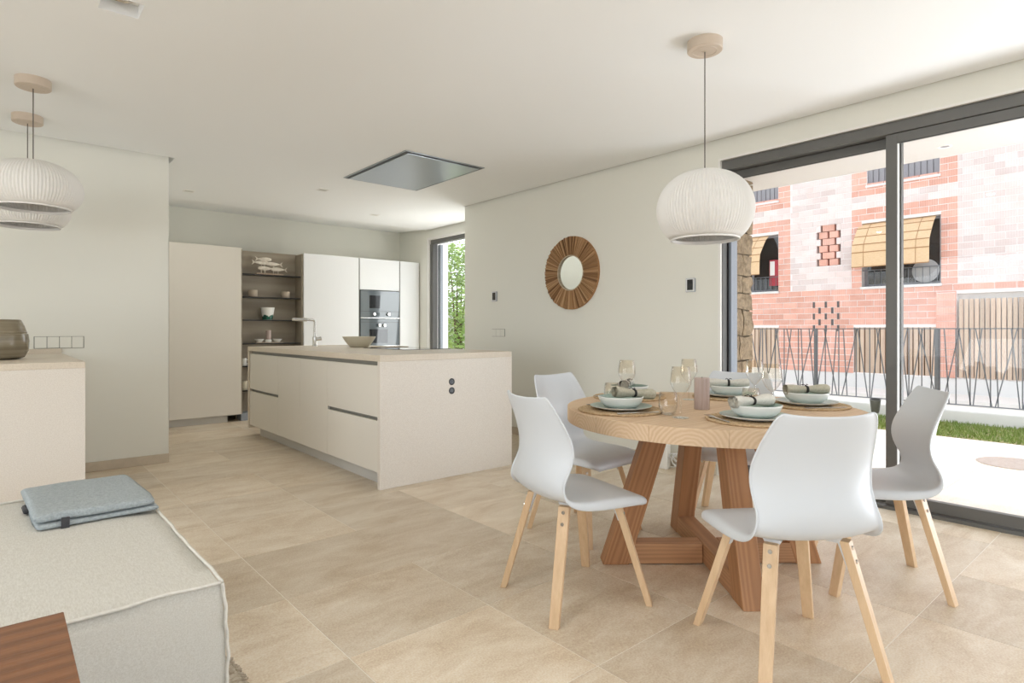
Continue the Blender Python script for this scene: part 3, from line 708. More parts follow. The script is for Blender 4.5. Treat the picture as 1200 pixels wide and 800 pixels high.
lo = slab_layer(.365, .53, 0, .026, .010, 3).build('lower_fold', 'blanket_wool', bl, smooth=True, auto=180)
up = slab_layer(.36, .515, .022, .058, .012, 9, .0).build('upper_fold', 'blanket_wool', bl, smooth=True, auto=180, loc=(-.005, -.002, 0))
B(-.012, .012, -.004, .004, -.02, .02).build('care_label', 'label_dark', bl, loc=(-.10, -.270, .018), rot=(.2, 0, 0))
MB().cyl((-.19, -.02, .02), (-.19, .05, .02), .010, n=8).build('dark_end', 'label_dark', bl)  # short dark roll at the blanket's left edge
st = thing('side_table', 'dark walnut side table with its corner reaching into the frame at lower left', 'side table', (0, 0, 0))
B(-.55, .111, 1.02, 1.64, .47, .50).build('top', 'walnut', st, bevel=.002, loc=(0, 0, 0))
B(-.54, -.51, 1.04, 1.62, .03, .47).build('side_panel', 'walnut', st, bevel=.002)
B(-.54, -.46, 1.04, 1.62, .0 + .022, .05).box(-.54, .05, 1.04, 1.08, .022, .05).box(-.54, .05, 1.58, 1.62, .022, .05).build('base_frame', 'black', st)

# ------------------------------------------------------------------ dining table
TC = Vector((2.615, 1.568, 0)); TR, TZ, TT = .685, .745, .068
tb = thing('dining_table', 'round solid wood dining table on a cross base laid for five', 'table', TC)
NB = 5; bwid = 2 * TR / NB
for k in range(NB):
    a, c = -TR + bwid * k + .0003, -TR + bwid * (k + 1) - .0003
    poly = []
    for q in range(25):
        y = a + (c - a) * q / 24; poly.append((math.sqrt(max(0, TR * TR - y * y)), y))
    for q in range(25):
        y = c + (a - c) * q / 24; poly.append((-math.sqrt(max(0, TR * TR - y * y)), y))
    yc = (a + c) / 2 + random.uniform(-.03, .03); zc = TZ - TT - random.uniform(.0, .03)
    P2 = []
    for p in poly:
        if not P2 or (abs(p[0] - P2[-1][0]) + abs(p[1] - P2[-1][1])) > 1e-4: P2.append(p)
    MB().prism([(x, y - yc) for x, y in P2], TZ - TT - zc, TZ - zc).build('board', 'table_wood', tb, loc=(0, yc, zc), bevel=.002)
SL = math.atan2(.2175, TZ - TT); RS = Matrix.Rotation(-SL, 3, 'Y')
for a in (140, 230, 320, 50):
    q = [[(.40, -.046, 0), (.525, -.046, 0), (.525, .046, 0), (.40, .046, 0)], [(.19, -.046, TZ - TT), (.30, -.046, TZ - TT), (.30, .046, TZ - TT), (.19, .046, TZ - TT)]]
    o0 = Vector((.49, .03, 0))
    lg = MB().loft([[RS.inverted() @ (Vector(p) - o0) for p in r_] for r_ in q])
    ob = lg.build('leg', 'table_leg_wood', tb, bevel=.004)
    MR = Matrix.Rotation(math.radians(a), 3, 'Z'); ob.location = MR @ o0; ob.rotation_euler = (MR @ RS).to_euler()
B(-.40, .40, -.045, .045, .004, .10).build('floor_beam', 'table_beam_wood', tb, rot=(0, 0, math.radians(50)), bevel=.004)
for a in (140, 320): B(.047, .405, -.045, .045, .004, .10).build('floor_beam', 'table_beam_wood', tb, rot=(0, 0, math.radians(a)), bevel=.004)
B(-.33, .33, -.04, .04, TZ - TT - .055, TZ - TT - .001).build('top_rail', 'table_beam_wood', tb, rot=(0, 0, math.radians(50)), bevel=.003)
for a in (140, 320): B(.042, .33, -.04, .04, TZ - TT - .055, TZ - TT - .001).build('top_rail', 'table_beam_wood', tb, rot=(0, 0, math.radians(a)), bevel=.003)

# ------------------------------------------------------------------ dining chairs
PR = [  # x, z, half width, edge curl, rim depth
    (.236, .384, .150, 0, .004), (.240, .408, .190, 0, .016), (.224, .432, .212, 0, .028), (.16, .446, .225, .003, .036), (.05, .446, .230, .006, .036),
    (-.05, .440, .230, .012, .034), (-.13, .437, .223, .022, .030), (-.182, .450, .219, .030, .020), (-.213, .486, .211, .038, .012), (-.219, .54, .201, .050, .010),
    (-.209, .60, .204, .074, .008), (-.205, .66, .210, .076, .006), (-.215, .725, .198, .056, .006), (-.236, .79, .182, .042, .005), (-.254, .842, .164, .034, .005), (-.2575, .853, .146, .030, .005)]
def chair_shell(parent):
    b = MB(); NV = 12; rows_ = []
    n_ = len(PR)
    for i, (x, z, hw, cu, rim) in enumerate(PR):
        a, c = PR[max(0, i - 1)], PR[min(n_ - 1, i + 1)]
        t = Vector((c[0] - a[0], 0, c[1] - a[1])).normalized()
        nrm = Vector((t.z, 0, -t.x))          # points to the sitter (up on the seat, forward on the back)
        if nrm.z < 0 and i < 7: nrm = -nrm
        if i >= 7 and nrm.x < 0: nrm = -nrm
        row = []
        vs = [-1] + [-1 + 2 * k / NV for k in range(NV + 1)] + [1]
        for q, v in enumerate(vs):
            p = Vector((x, v * hw, z)) + nrm * cu * abs(v) ** 2.4
            if q in (0, len(vs) - 1): p += Vector((0, v * .005, 0)) - nrm * rim
            row.append(b.b.verts.new(p))
        rows_.append(row)
    for r0, r1 in zip(rows_, rows_[1:]):
        for k in range(len(r0) - 1): b.b.faces.new((r0[k], r0[k + 1], r1[k + 1], r1[k]))
    me_o = b.build('seat_shell', 'plastic_white', parent, smooth=True, auto=180)
    md = me_o.modifiers.new('solid', 'SOLIDIFY'); md.thickness = .009; md.offset = 0
    md = me_o.modifiers.new('sub', 'SUBSURF'); md.levels = 2; md.render_levels = 2
    return me_o
def chair_leg(parent, sx, sy):
    top = Vector((.125 * sx, .13 * sy, .425)); foot = Vector((.222 * sx, (.225 if sx > 0 else .208) * sy, 0))
    d = (top - foot).normalized()
    out = Vector((sx * .75, sy * .66, 0)).normalized(); side = Vector((-out.y, out.x, 0))
    def rect(p, a, c): return [p + side * i * a + out * j * c for i, j in ((-1, -1), (1, -1), (1, 1), (-1, 1))]
    # local mesh about the foot, z along the leg for the grain
    lg = MB().loft([rect(foot, .019, .0125), rect(top, .0225, .0145)]).build('leg', 'leg_oak', parent, bevel=.002)
    p0 = top - d * .005; p1 = top - d * .095
    br = MB().loft([rect(p1 - out * .0165, .010, .003), rect(p0 - out * .018, .021, .004)])
    br.loft([rect(top - d * .01 - out * .035, .02, .02), rect(top + Vector((0, 0, .01)) - out * .045, .03, .035)])
    br.build('bracket', 'bracket_grey', parent, bevel=.001)
    for s_ in (.022, .066):
        c = top - d * s_ + out * .0140
        MB().cyl(c - out * .002, c + out * .003, .007, n=12).build('bolt', 'steel', lg)
def make_chair(label):
    t = thing('dining_chair', label, 'chair', group='white dining chairs around the table')
    chair_shell(t)
    for sx in (1, -1):
        for sy in (1, -1): chair_leg(t, sx, sy)
    return t
CH = [((1.846, 1.747), -13, 'white shell dining chair nearest the island, seen from its side at left of table'),
      ((2.085, .952), 56, 'white shell dining chair in the foreground with its back to the viewer'),
      ((2.985, .968), 125, 'white shell dining chair at right in front of the sliding glass door'),
      ((2.50, 2.285), -87, 'white shell dining chair partly hidden behind the leftmost chair, its back toward the mirror wall'),
      ((3.27, 1.80), 201, 'white shell dining chair on the far side, mostly hidden behind candle and plates')]
proto = None
for (xy, an, lab) in CH:
    if proto is None: c = proto = make_chair(lab)
    else: c = copy_tree(proto); c['label'] = lab
    c.location = (*xy, 0); c.rotation_euler = (0, 0, math.radians(an))

# ------------------------------------------------------------------ tableware
def make_setting_objects():
    pass
SET = [(156, .475, 'nearest the left chair'), (88, .50, 'at the wall side of the table'), (18, .465, 'on the far side behind the candle'), (235, .44, 'in front of the foreground chair'), (324, .49, 'at the garden door side')]
def mat_mesh():
    b = MB(); rings = []; N = 72
    prof = [(.001, .004)]
    for k in range(13): prof += [(.008 + .0138 * k, .0085), (.0148 + .0138 * k, .0035)]
    prof += [(.188, .010), (.196, .007), (.193, .0), (.001, 0)]
    for r, z in prof:
        rings.append([(r * (1 + .012 * math.sin(24 * a + r * 90)) * math.cos(a), r * (1 + .012 * math.sin(24 * a + r * 90)) * math.sin(a), z + (.0018 * math.sin(36 * a + r * 300) if z > .003 else 0)) for a in (2 * PI * q / N for q in range(N))])
    return b.loft(rings, cap=False)
first = {}
def spawn(key, maker, label, loc, rz):
    if key not in first: o = first[key] = maker(label)
    else: o = copy_tree(first[key]); o['label'] = label
    o.location = loc; o.rotation_euler = (0, 0, rz); return o
def mk_mat(label):
    o = tag(mat_mesh().build('placemat', 'jute', smooth=True, auto=180), label, 'placemat', 'round jute placemats'); return o
def mk_plate(label):
    t = thing('dinner_plate', label, 'plate', group='sage dinner plates')
    MB().lathe([(0, 0), (.085, 0), (.10, .003), (.140, .014), (.141, .017)], 48).build('underside', 'ceramic_out', t, smooth=True, auto=180)
    MB().lathe([(.141, .017), (.138, .0175), (.125, .014), (.10, .007), (0, .005)], 48).build('glazed_face', 'ceramic_sage', t, smooth=True, auto=180)
    return t
def mk_bowl(label):
    t = thing('soup_bowl', label, 'bowl', group='sage lined bowls')
    MB().lathe([(0, .0), (.06, .0), (.072, .004), (.092, .022), (.103, .046), (.104, .05), (.101, .051)], 48).build('outside', 'ceramic_out', t, smooth=True, auto=180)
    MB().lathe([(.101, .051), (.097, .046), (.086, .024), (.066, .010), (0, .007)], 48).build('glazed_inside', 'ceramic_sage', t, smooth=True, auto=180)
    return t
def mk_napkin(label, m='napkin_light'):
    t = thing('rolled_napkin', label, 'napkin', group='rolled napkins')
    rings = []
    for k in range(21):
        u = k / 20 * 2 - 1; r = .014 + .010 * min(1, abs(u) * 1.5) ** 1.2
        rings.append([(u * .105, r * (1.15 + .1 * math.sin(3 * a)) * math.cos(a), r * (1 + .06 * math.sin(5 * a + u * 2)) * math.sin(a)) for a in (2 * PI * q / 20 for q in range(20))])
    b = MB().loft(rings, cap=False)
    for s_ in (-1, 1):     # rolled cloth layers at the ends
        pts = []
        for q in range(40):
            a = q * .5; r = .003 + .0195 * q / 40
            pts.append((s_ * .104, r * 1.15 * math.cos(a), r * math.sin(a)))
        for p, q_ in zip(pts, pts[1:]): b.quad(p, q_, (q_[0] - s_ * .03, q_[1], q_[2]), (p[0] - s_ * .03, p[1], p[2]))
        b.loft([[(s_ * .094, .021 * math.cos(a), .019 * math.sin(a)) for a in (2 * PI * q / 16 for q in range(16))], [(s_ * .0935, .001 * math.cos(a), .001 * math.sin(a)) for a in (2 * PI * q / 16 for q in range(16))]], cap=False)
    b.build('cloth', m, t, smooth=True, auto=60)
    tw = MB()
    for dx in (-.004, 0, .004):
        tw.tube([(dx, .0185 * math.cos(a), .0165 * math.sin(a)) for a in (2 * PI * q / 18 for q in range(18))], .0022, 6, closed=True)
    tw.tube([(0, 0, .017), (.008, .012, .024), (.02, .02, .020)], .0018, 6).tube([(0, 0, .017), (-.006, .015, .024), (-.012, .028, .018)], .0018, 6)
    tw.build('tie', 'twine', t, smooth=True)
    return t
def mk_knife(label):
    t = thing('knife', label, 'knife', group='steel table knives')
    B(-.10, .0, -.006, .006, 0, .004).build('handle', 'steel', t, bevel=.0015)
    MB().prism([(0, -.006), (.09, -.009), (.105, -.002), (.10, .006), (0, .006)], .001, .0025).build('blade', 'steel', t); return t
def mk_fork(label):
    t = thing('fork', label, 'fork', group='steel table forks')
    B(-.10, .045, -.0045, .0045, 0, .003).build('handle', 'steel', t, bevel=.001)
    b = MB().box(.045, .07, -.011, .011, .0005, .0025)
    for k in (-.0095, -.0032, .0032, .0095): b.box(.07, .105, k - .0014, k + .0014, .0005, .0025)
    b.build('tines', 'steel', t); return t
NAP = [(.115, 158), (.10, 20), (.0, 305), (.0, 352), (.0, 310)]
for i, (a, r, w) in enumerate(SET):
    ar = math.radians(a); p = TC + Vector((math.cos(ar) * r, math.sin(ar) * r, TZ + .0005))
    q = p + Vector((0, 0, .0095))
    spawn('mat', mk_mat, 'round braided jute placemat ' + w, p, ar)
    spawn('plate', mk_plate, 'sage and off white dinner plate ' + w, q, ar)
    spawn('bowl', mk_bowl, 'pale bowl with sage inside stacked on the plate ' + w, q + Vector((0, 0, .0075)), ar)
    dark = i == 4
    rzn = (math.radians(-18), math.radians(-150), math.radians(-52), math.radians(-15), math.radians(-38))[i]
    off = ((.045, -.04), (-.02, .0), (-.01, 0), (-.01, .01), (0, 0))[i]
    nl = q + Vector((off[0], off[1], .0075 + .064))
    if dark: o = mk_napkin('olive grey rolled napkin with dark tie on the bowl ' + w, 'napkin'); o.location = nl; o.rotation_euler = (0, 0, rzn)
    elif i == 0: o = mk_napkin('beige rolled napkin with dark tie on the bowl ' + w, 'napkin'); o.location = nl; o.rotation_euler = (0, .1, rzn)
    else: o = spawn('napkin', mk_napkin, 'cream rolled napkin with dark tie on the bowl ' + w, nl, rzn)
    tang = Vector((-math.sin(ar), math.cos(ar), 0)); 
    spawn('knife', mk_knife, 'steel table knife right of the plate ' + w, p + tang * .163 + Vector((0, 0, .011)), ar + PI)
    spawn('fork', mk_fork, 'steel table fork left of the plate ' + w, p - tang * .163 + Vector((0, 0, .011)), ar + PI)
def mk_wine(label):
    t = thing('wine_glass', label, 'glass', group='stemmed wine glasses')
    MB().lathe([(0, .003), (.012, .004), (.035, .0015), (.035, 0), (0, 0)], 32).build('foot', 'drinking_glass', t, smooth=True)
    MB().lathe([(.0045, .003), (.0036, .02), (.0034, .07), (.005, .09)], 14).build('stem', 'drinking_glass', t, smooth=True)
    MB().lathe([(.005, .09), (.014, .098), (.030, .117), (.0425, .142), (.044, .150)], 36).build('bowl', 'drinking_glass', t, smooth=True, auto=180)
    MB().lathe([(.044, .150), (.042, .175), (.036, .216), (.0352, .2165)], 36).build('tinted_rim', 'amber_glass', t, smooth=True, auto=180)
    return t
WG = [((-.16, .375), 'stemmed wine glass at the wall side, farthest left'), ((-.415, -.113), 'stemmed wine glass at the front left beside the candle'), ((.187, .235), 'stemmed wine glass just behind left of the candle'), ((.347, -.05), 'stemmed wine glass on the far right, the more distant one'), ((.068, -.275), 'stemmed wine glass behind the foreground plate')]
for p, l in WG: spawn('wine', mk_wine, l, TC + Vector((*p, TZ + .0005)), 0)
def mk_tumbler(label):
    t = thing('tumbler', label, 'glass', group='amber tinted tumblers')
    MB().lathe([(0, .006), (.025, .006), (.033, .015), (.040, .04)], 32).lathe([(0, 0), (.026, 0), (.034, .008), (.0405, .04)], 32).build('base', 'drinking_glass', t, smooth=True, auto=180)
    MB().lathe([(.0405, .04), (.040, .065), (.036, .098), (.035, .098)], 32).build('tinted_rim', 'amber_glass', t, smooth=True, auto=180)
    return t
for p, l in [((-.20, .44), 'low tumbler at the wall side behind the nearest left plate'), ((-.375, -.022), 'low tumbler left of the candle by the front wine glass'), ((.075, -.17), 'low tumbler right of the candle behind the foreground plate')]:
    spawn('tumbler', mk_tumbler, l, TC + Vector((*p, TZ + .0005)), 0)
pc = thing('pillar_candle', 'taupe pillar candle standing in the middle of the dining table', 'candle', TC + Vector((-.10, -.02, TZ + .0005)))
MB().lathe([(0, 0), (.034, 0), (.035, .002), (.035, .146), (.033, .148), (.02, .145), (0, .144)], 40).build('wax', 'candle_wax', pc, smooth=True)
MB().cyl((0, 0, .143), (.002, 0, .152), .001, n=6).build('wick', 'twine', pc)

# ------------------------------------------------------------------ outside: terrace, porch, pillar
ter = struct(B(4.45, 7.53, -6, 5.9, -.14, -.012).box(4.95, 12, 5.9, 16, -.14, -.012).build('terrace', 'grout'), 'pale stone terrace outside the garden door')
for i in range(6):
    for j in range(16):
        x0 = 4.455 + i * .512; y0 = -3.6 + j * .60
        if y0 > 5.3: continue
        piece('paver', 'terrace_tile', x0 + .002, x0 + .510, y0 + .002, y0 + .598, -.03, -.002, ter)
mh = thing('drain_cover', 'round beige stone drain cover set in the terrace', 'drain cover', (6.45, 1.03, 0))
MB().lathe([(0, .004), (.26, .004), (.27, 0), (.27, -.002), (0, -.002)], 40).build('cover', 'manhole', mh)
MB().lathe([(.272, -.001), (.285, .002), (.285, -.002)], 40).build('rim', 'terrace_tile', mh)
porch = struct(B(4.45, 6.15, -6, 5.75, 2.60, 2.86).build('porch_roof', 'porch_paint'), 'white porch ceiling above the terrace')
t = thing('porch_downlight', 'small recessed round downlight in the porch ceiling outside', 'downlight', (5.81, 1.375, 2.6))
MB().lathe([(.03, -.001), (.05, -.004), (.055, 0)], 24).build('ring', 'bead_white', t, smooth=True)
MB().lathe([(0, -.0012), (.032, -.0012)], 20).build('lamp', 'vent_grey', t)
pl = struct(B(5.37, 5.73, 2.99, 3.52, 0, 2.60).build('stone_pillar', 'stone_joint'), 'rough brown stone pillar carrying the porch outside the garden door')
def stone(x0, x1, y0, y1, z0, z1):
    b = MB(); b.box(-.5, .5, -.5, .5, -.5, .5)
    bmesh.ops.subdivide_edges(b.b, edges=b.b.edges[:], cuts=2, use_grid_fill=True)
    sx, sy, sz = x1 - x0, y1 - y0, z1 - z0; cx, cy, cz = (x0 + x1) / 2, (y0 + y1) / 2, (z0 + z1) / 2
    for v in b.b.verts:
        c = v.co; e = sum(abs(q) > .49 for q in c); k = 1 - .02 * (e - 1)
        p = Vector((cx + c.x * sx * k, cy + c.y * sy * k, cz + c.z * sz * k)); v.co = p + noise.noise_vector(p * 11) * .022 + noise.noise_vector(p * 40) * .008
    return b.build('stone', 'rough_stone', pl)
z = 0
while z < 2.56:
    h = min(random.choice((.17, .21, .25, .28)), 2.598 - z)
    sp = random.uniform(.35, .65) if random.random() < .65 else None
    xs = [5.35, 5.35 + .40 * sp, 5.75] if sp else [5.35, 5.75]
    for a, c in zip(xs, xs[1:]): stone(a + .004, c - .004, 2.965, 3.12, z + .004, z + h - .004)
    ym = random.uniform(3.2, 3.36)
    stone(5.345, 5.47, 3.125, ym, z + .004, z + h - .004); stone(5.345, 5.47, ym + .006, 3.53, z + .004, z + h - .004)
    z += h
# grass strip, kerb wall, fence
struct(B(7.53, 8.72, -6, 9, -.14, .0).build('lawn_soil', 'soil'), 'soil under the grass strip')
gb = MB(); vs_, fs_ = [], []
for k in range(15000):
    x = random.uniform(7.53, 8.71); y = random.uniform(-.5, 5.2); h = random.uniform(.02, .05); a = random.uniform(0, PI); w = .005
    dx, dy = math.cos(a) * w, math.sin(a) * w; lx, ly = random.uniform(-.02, .02), random.uniform(-.02, .02)
    i = len(vs_); vs_ += [(x - dx, y - dy, 0), (x + dx, y + dy, 0), (x + lx, y + ly, h)]; fs_.append((i, i + 1, i + 2))
me = bpy.data.meshes.new('grass'); me.from_pydata(vs_, [], fs_); me.materials.append(MATS['grass_blade']); gb.b.free()
go = bpy.data.objects.new('lawn_grass', me); COL.objects.link(go); stuff(go); go['label'] = 'short green grass strip between terrace and garden kerb'; go['category'] = 'grass'
kb = [(8.72, -.1), (8.72, .13), (8.735, .155), (8.77, .172), (8.95, .172), (8.95, -.1)]
struct(MB().loft([[(x, -6, z) for x, z in kb], [(x, 9, z) for x, z in kb]]).build('garden_kerb', 'render_white', smooth=True), 'rounded white garden kerb below the metal fence')
fe = thing('metal_fence', 'dark grey garden fence of criss crossing slanted flat bars', 'fence', (8.86, 0, .172))
FT = .965
B(-.012, .012, -3, 8.4, FT - .012, FT).build('top_rail', 'steel_fence', fe)
B(-.012, .012, -3, 8.4, .03, .042).build('bottom_rail', 'steel_fence', fe)
for y in (-2.17, -.72, .73, 2.18, 3.63, 5.08, 6.53): B(-.02, .02, y - .02, y + .02, 0, FT).build('post', 'steel_fence', fe)
y = -2.9; k = 0; pat = (0, .16, -.10, 0, .12, 0, -.18, .05, 0, -.06, .2, 0, -.13, 0, .09, -.2, .03)
while y < 8.3:
    d = pat[k % len(pat)] * random.uniform(.8, 1.15); k += 1
    MB().loft([[(-.006, y - d / 2 - .0055, .036), (.006, y - d / 2 - .0055, .036), (.006, y - d / 2 + .0055, .036), (-.006, y - d / 2 + .0055, .036)], [(-.006, y + d / 2 - .0055, FT - .006), (.006, y + d / 2 - .0055, FT - .006), (.006, y + d / 2 + .0055, FT - .006), (-.006, y + d / 2 + .0055, FT - .006)]]).build('bar', 'steel_fence', fe)
    y += random.uniform(.045, .09)
sl = thing('garden_spotlight', 'dark grey garden spike spotlight on the grass strip before the kerb', 'garden lamp', (8.2, 2.655, 0), math.radians(200))
MB().cyl((0, 0, -.05), (0, 0, .09), .012, n=8).build('spike', 'anthracite', sl)
MB().cyl((-.02, 0, .09), (.03, 0, .115), .022, .026, 12).build('joint', 'anthracite', sl)
MB().lathe([(0, 0), (.04, .0), (.045, .02), (.062, .17), (.055, .17), (.04, .03), (0, .02)], 20).build('head', 'anthracite', sl, loc=(0, 0, .10), rot=(0, math.radians(12), 0), smooth=True)
# street
struct(B(8.95, 11.3, -8, 16, -.4, -.12).build('road', 'asphalt_pale'), 'sun bleached road beyond the garden fence')
struct(B(11.3, 12.5, -8, 16, -.4, .02).build('pavement', 'asphalt_pale'), 'pale pavement in front of the brick building')

# ------------------------------------------------------------------ brick building across the street
XF = 12.5
bb = thing('brick_building', 'red and pale pink brick building across the street with shaded windows', 'building', (0, 0, 0))
WIN = [(3.018, 4.277, 1.93, 3.14), (5.888, 7.147, 1.93, 3.14)]
VEN = [(3.036, 4.188, 3.845, 4.40), (5.888, 7.05, 3.845, 4.40)]
LOU = [(3.09, 4.42, .30, 1.16), (5.88, 7.2, .30, 1.16)]
GATE = (-1.2, 2.79, .30, 1.74)
CROSS = (4.655, 5.11, 2.385, 3.20)
holes = WIN + VEN + LOU + [GATE, CROSS]
H_ = .1165; ys_edges = [-3.0, 2.77, 4.46, 5.63, 7.40, 9.5]
bw_ = MB()
zcuts = sorted({0.28, 6.0} | {h[2] for h in holes} | {h[3] for h in holes}); ycuts = sorted({-3.0, 9.5} | {h[0] for h in holes} | {h[1] for h in holes})
for z0, z1 in zip(zcuts, zcuts[1:]):
    for y0, y1 in zip(ycuts, ycuts[1:]):
        yc, zc = (y0 + y1) / 2, (z0 + z1) / 2
        if not any(h[0] < yc < h[1] and h[2] < zc < h[3] for h in holes): bw_.box(XF + .006, XF + .30, y0, y1, z0, z1)
bw_.build('wall', 'mortar', bb)
B(XF - .03, XF + .30, -3, 9.5, -.1, .28).build('plinth', 'render_white', bb)
B(XF + .30, XF + .34, -3, 9.5, 0, 6).build('unlit_interior', 'unlit_dark', bb)  # dark sheet stands in for the unlit rooms
def zone(yc, zc):
    if zc < 1.875: return 'brick_red'
    col = 2.77 < yc < 4.46 or 5.63 < yc < 7.40
    if col and (zc < 3.42 or zc > 3.70): return 'brick_red'
    return 'brick_pale'
bricks = []
nrow = int((5.4 - .285) / H_)
for k in range(nrow):
    z0 = .285 + k * H_; z1 = z0 + H_ - .013; zc = (z0 + z1) / 2
    segs = [(-3.0, 9.5)] if zc < 1.875 else list(zip(ys_edges, ys_edges[1:]))
    cuts = []
    for s0, s1 in segs:
        free = [(s0, s1)]
        for h in holes:
            if h[2] < zc < h[3]:
                nf = []
                for a, c in free:
                    if h[1] <= a or h[0] >= c: nf.append((a, c)); continue
                    if h[0] > a: nf.append((a, h[0]))
                    if h[1] < c: nf.append((h[1], c))
                free = nf
        cuts += free
    for a, c in cuts:
        L_ = .285; y = a - (L_ / 2 if k % 2 else 0)
        while y < c:
            y0, y1 = max(a, y), min(c, y + L_)
            if y1 - y0 > .03: bricks.append((y0 + .0055, y1 - .0055, z0, z1, zone((y0 + y1) / 2, zc)))
            y += L_
def seen(b_): return 1.75 < b_[0] < 6.3 and b_[3] < 4.15 and b_[2] > .3
bricks.sort(key=lambda q: (not seen(q), q[0] ** 2 + (q[2] - 1.1) ** 2))
# lower lattice: dark blocks laid on the bricks paint in the shaded holes
hole_shades = []
for r in range(5):
    zz = 1.09 + r * H_ * 1.0
    for q in ((-.12, .12) if r % 2 else (-.23, 0, .23)): hole_shades.append((4.93 + q - .02, 4.93 + q + .02, zz, zz + H_))
rest = {'brick_red': MB(), 'brick_pale': MB()}
for i, (y0, y1, z0, z1, zn) in enumerate(bricks):
    pr = random.uniform(-.003, .003)
    if i < 284: piece('brick', zn, XF + pr, XF + .10, y0, y1, z0, z1, bb)
    else: rest[zn].box(XF + pr, XF + .10, y0, y1, z0, z1)
for zn in rest: stuff(rest[zn].build('brickwork', zn, bb, weld=False))
for s_ in hole_shades: B(XF - .006, XF + .01, *s_).build('slot', 'unlit_dark', bb)
# perforated brick lattice
B(XF + .10, XF + .12, CROSS[0], CROSS[1], CROSS[2], CROSS[3]).build('lattice_back', 'unlit_dark', bb)  # dark sheet paints in the shade of the lattice holes
lat = MB(); lh = (CROSS[3] - CROSS[2]) / 6; ym = (CROSS[0] + CROSS[1]) / 2
pal = MB()
for r in range(6):
    z0, z1 = CROSS[2] + lh * r + .006, CROSS[2] + lh * (r + 1) - .006
    if r % 2:
        B(XF, XF + .10, ym - .11, ym + .11, z0, z1).build('lattice_brick', 'brick_red', bb)
        for a, c in ((CROSS[0], ym - .15), (ym + .15, CROSS[1])): B(XF, XF + .10, a, c, z0, z1).build('lattice_brick', 'brick_pale', bb)
    else:
        for a, c in ((CROSS[0] + .05, ym - .02), (ym + .02, CROSS[1] - .05)): B(XF, XF + .10, a, c, z0, z1).build('lattice_brick', 'brick_red', bb)
def far_window(y0, y1, z0, z1):
    f = MB().box(XF + .14, XF + .18, y0, y0 + .05, z0, z1).box(XF + .14, XF + .18, y1 - .05, y1, z0, z1).box(XF + .14, XF + .18, y0 + .05, y1 - .05, z0, z0 + .05).box(XF + .14, XF + .18, y0 + .05, y1 - .05, z1 - .05, z1).box(XF + .14, XF + .18, (y0 + y1) / 2 - .025, (y0 + y1) / 2 + .025, z0 + .05, z1 - .05).build('window', 'vent_grey', bb)
    B(XF + .155, XF + .165, y0 + .05, y1 - .05, z0 + .05, z1 - .05).build('pane', 'black_glass', f)
    B(XF - .04, XF + .14, y0 - .02, y1 + .02, z0 - .045, z0).build('window_sill', 'render_white', f)
    gr = B(XF - .006, XF + .006, y0, y1, z0 + .30, z0 + .315).build('guard_rail', 'steel_fence', bb)
    k = y0 + .05
    while k < y1: B(XF - .005, XF + .005, k - .004, k + .004, z0, z0 + .30).build('baluster', 'steel_fence', gr); k += .11
for w in WIN: far_window(*w)
for y0, y1, z0, z1 in VEN:
    v = B(XF + .06, XF + .10, y0, y1, z0, z1).build('roller_shutter', 'vent_grey', bb)
    for k in range(12):
        a = y0 + (y1 - y0) * k / 12; B(XF + .04, XF + .06, a + .01, a + (y1 - y0) / 12 - .01, z0, z1).build('shutter_slat', 'vent_grey', v)
    B(XF - .03, XF + .06, y0 - .02, y1 + .02, z0 - .04, z0).build('window_sill', 'render_white', bb)
for y0, y1, z0, z1 in LOU:
    lv = B(XF + .10, XF + .12, y0, y1, z0, z1).build('louvre', 'bamboo_dark', bb)
    k = y0
    while k < y1 - .05: B(XF + .01, XF + .04, k + .008, k + .075, z0, z1).build('slat', 'pale_timber', lv); k += .088
gp = B(XF + .10, XF + .12, GATE[0], GATE[1], GATE[2], GATE[3]).build('gate_panel', 'render_white', bb)
k = GATE[0]
while k < GATE[1] - .1: B(XF - .02, XF + .01, k + .008, k + .062, GATE[2], GATE[3] - .10).build('slat', 'pale_timber', gp); k += .072
B(XF - .04, XF + .10, 2.805, 3.07, .285, 1.76).build('pier_core', 'mortar', bb)
for k in range(12): piece('brick', 'brick_red', XF - .05, XF + .02, 2.80, 3.075, .29 + k * .1225, .29 + k * .1225 + .113, bb)
def bamboo_blind(y0, y1, label):
    t = thing('bamboo_blind', label, 'blind', (XF, 0, 0))
    pr = [(.06, 3.13), (-.08, 3.03), (-.22, 2.86), (-.34, 2.70), (-.36, 2.55), (-.365, 2.28)]
    MB().loft([[(x, y0, z), (x + .012, y0, z), (x + .012, y1, z), (x, y1, z)] for x, z in pr]).build('mat', 'bamboo', t)
    for j, (x, z) in enumerate(pr[1:], 1): B(x - .006, x, y0, y1, z - .008, z + .008).build('rod', 'bamboo_dark', t)
    for y in (y0 + .2, (y0 + y1) / 2, y1 - .2): MB().tube([(x - .004, y, z) for x, z in pr], .004, 5).build('cord', 'bamboo_dark', t)
bamboo_blind(3.10, 4.33, 'bamboo roll blind propped out of the right window of the brick building')
bamboo_blind(6.12, 7.12, 'bamboo roll blind propped out of the left window of the brick building')
sd = thing('satellite_dish', 'round grey dish behind the right window guard of the brick building', 'dish', (XF + .06, 3.26, 2.17))
MB().lathe([(0, .05), (.10, .035), (.20, 0), (.21, .0), (.10, .045), (0, .06)], 32).build('reflector', 'dish_grey', sd, rot=(0, -PI / 2, 0), smooth=True)
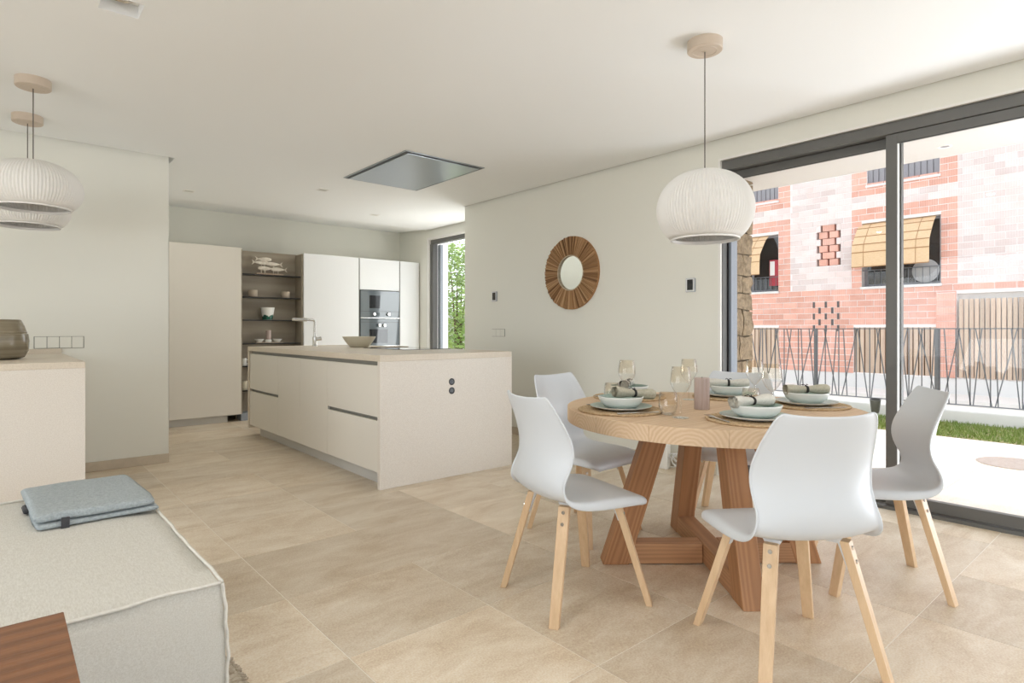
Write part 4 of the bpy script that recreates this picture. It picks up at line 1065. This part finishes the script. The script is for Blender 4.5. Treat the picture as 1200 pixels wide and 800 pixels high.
MB().cyl((0.02, 0, -.2), (0.02, 0, 0), .012, n=8).build('stand', 'vent_grey', sd)
tw = thing('hanging_towel', 'red towel with white cloth hanging in the left window of the brick building', 'towel', (XF + .03, 5.99, 2.05))
B(-.01, .01, -.09, .10, 0, .55).build('red_cloth', 'cloth_red', tw, bevel=.004)
B(-.025, -.012, -.02, .08, .22, .52).build('white_cloth', 'bead_white', tw, bevel=.004)

# ------------------------------------------------------------------ kitchen side garden
struct(B(5.99, 6.22, 9.0, 9.25, 0, 3.2).box(6.21, 12, 11.8, 12.0, 0, 1.6).build('garden_wall', 'render_white'), 'white garden wall end outside the kitchen window')
def leafy(name, label, cx, cy, rx, ry, h, n):
    t = thing(name, label, 'tree', (cx, cy, 0))
    for q in range(4): MB().tube([(q * .05 - .08, 0, -.02), (q * .12 - .2, .1 * (q - 1), h * .4), (q * .3 - .45, .2 * (q - 1.5), h * .8)], [.035, .025, .008], 7).build('stem', 'bark', t, smooth=True)
    V, F_ = [], []
    for k in range(n):
        th_, u_, w = random.uniform(0, 2 * PI), random.random() ** .5, random.random()
        f_ = .55 + .45 * math.sin(PI * min(1, w * 1.05)) + .25 * noise.noise(Vector((th_, w * 5, 0)))
        p = Vector((math.cos(th_) * u_ * rx * f_, math.sin(th_) * u_ * ry * f_, .05 + w * h))
        d = Vector((random.gauss(0, 1), random.gauss(0, 1), random.gauss(0, .6))).normalized(); e = d.orthogonal().normalized(); s_ = random.uniform(.03, .06)
        i = len(V); V += [p, p + d * s_ + e * s_ * .45, p + d * s_ * 2.1, p + d * s_ - e * s_ * .45]; F_.append((i, i + 1, i + 2, i + 3))
    me = bpy.data.meshes.new('foliage'); me.from_pydata([tuple(q) for q in V], [], F_); me.materials.append(MATS['leaf'])
    o = bpy.data.objects.new('foliage', me); COL.objects.link(o); o.parent = t; stuff(o)
leafy('garden_tree', 'bright green leafy garden tree outside the narrow kitchen window', 7.5, 10.4, .85, .8, 2.9, 9000)
leafy('garden_tree', 'second leafy tree behind, right of the kitchen window view', 9.0, 11.0, .55, .6, 2.5, 2600)
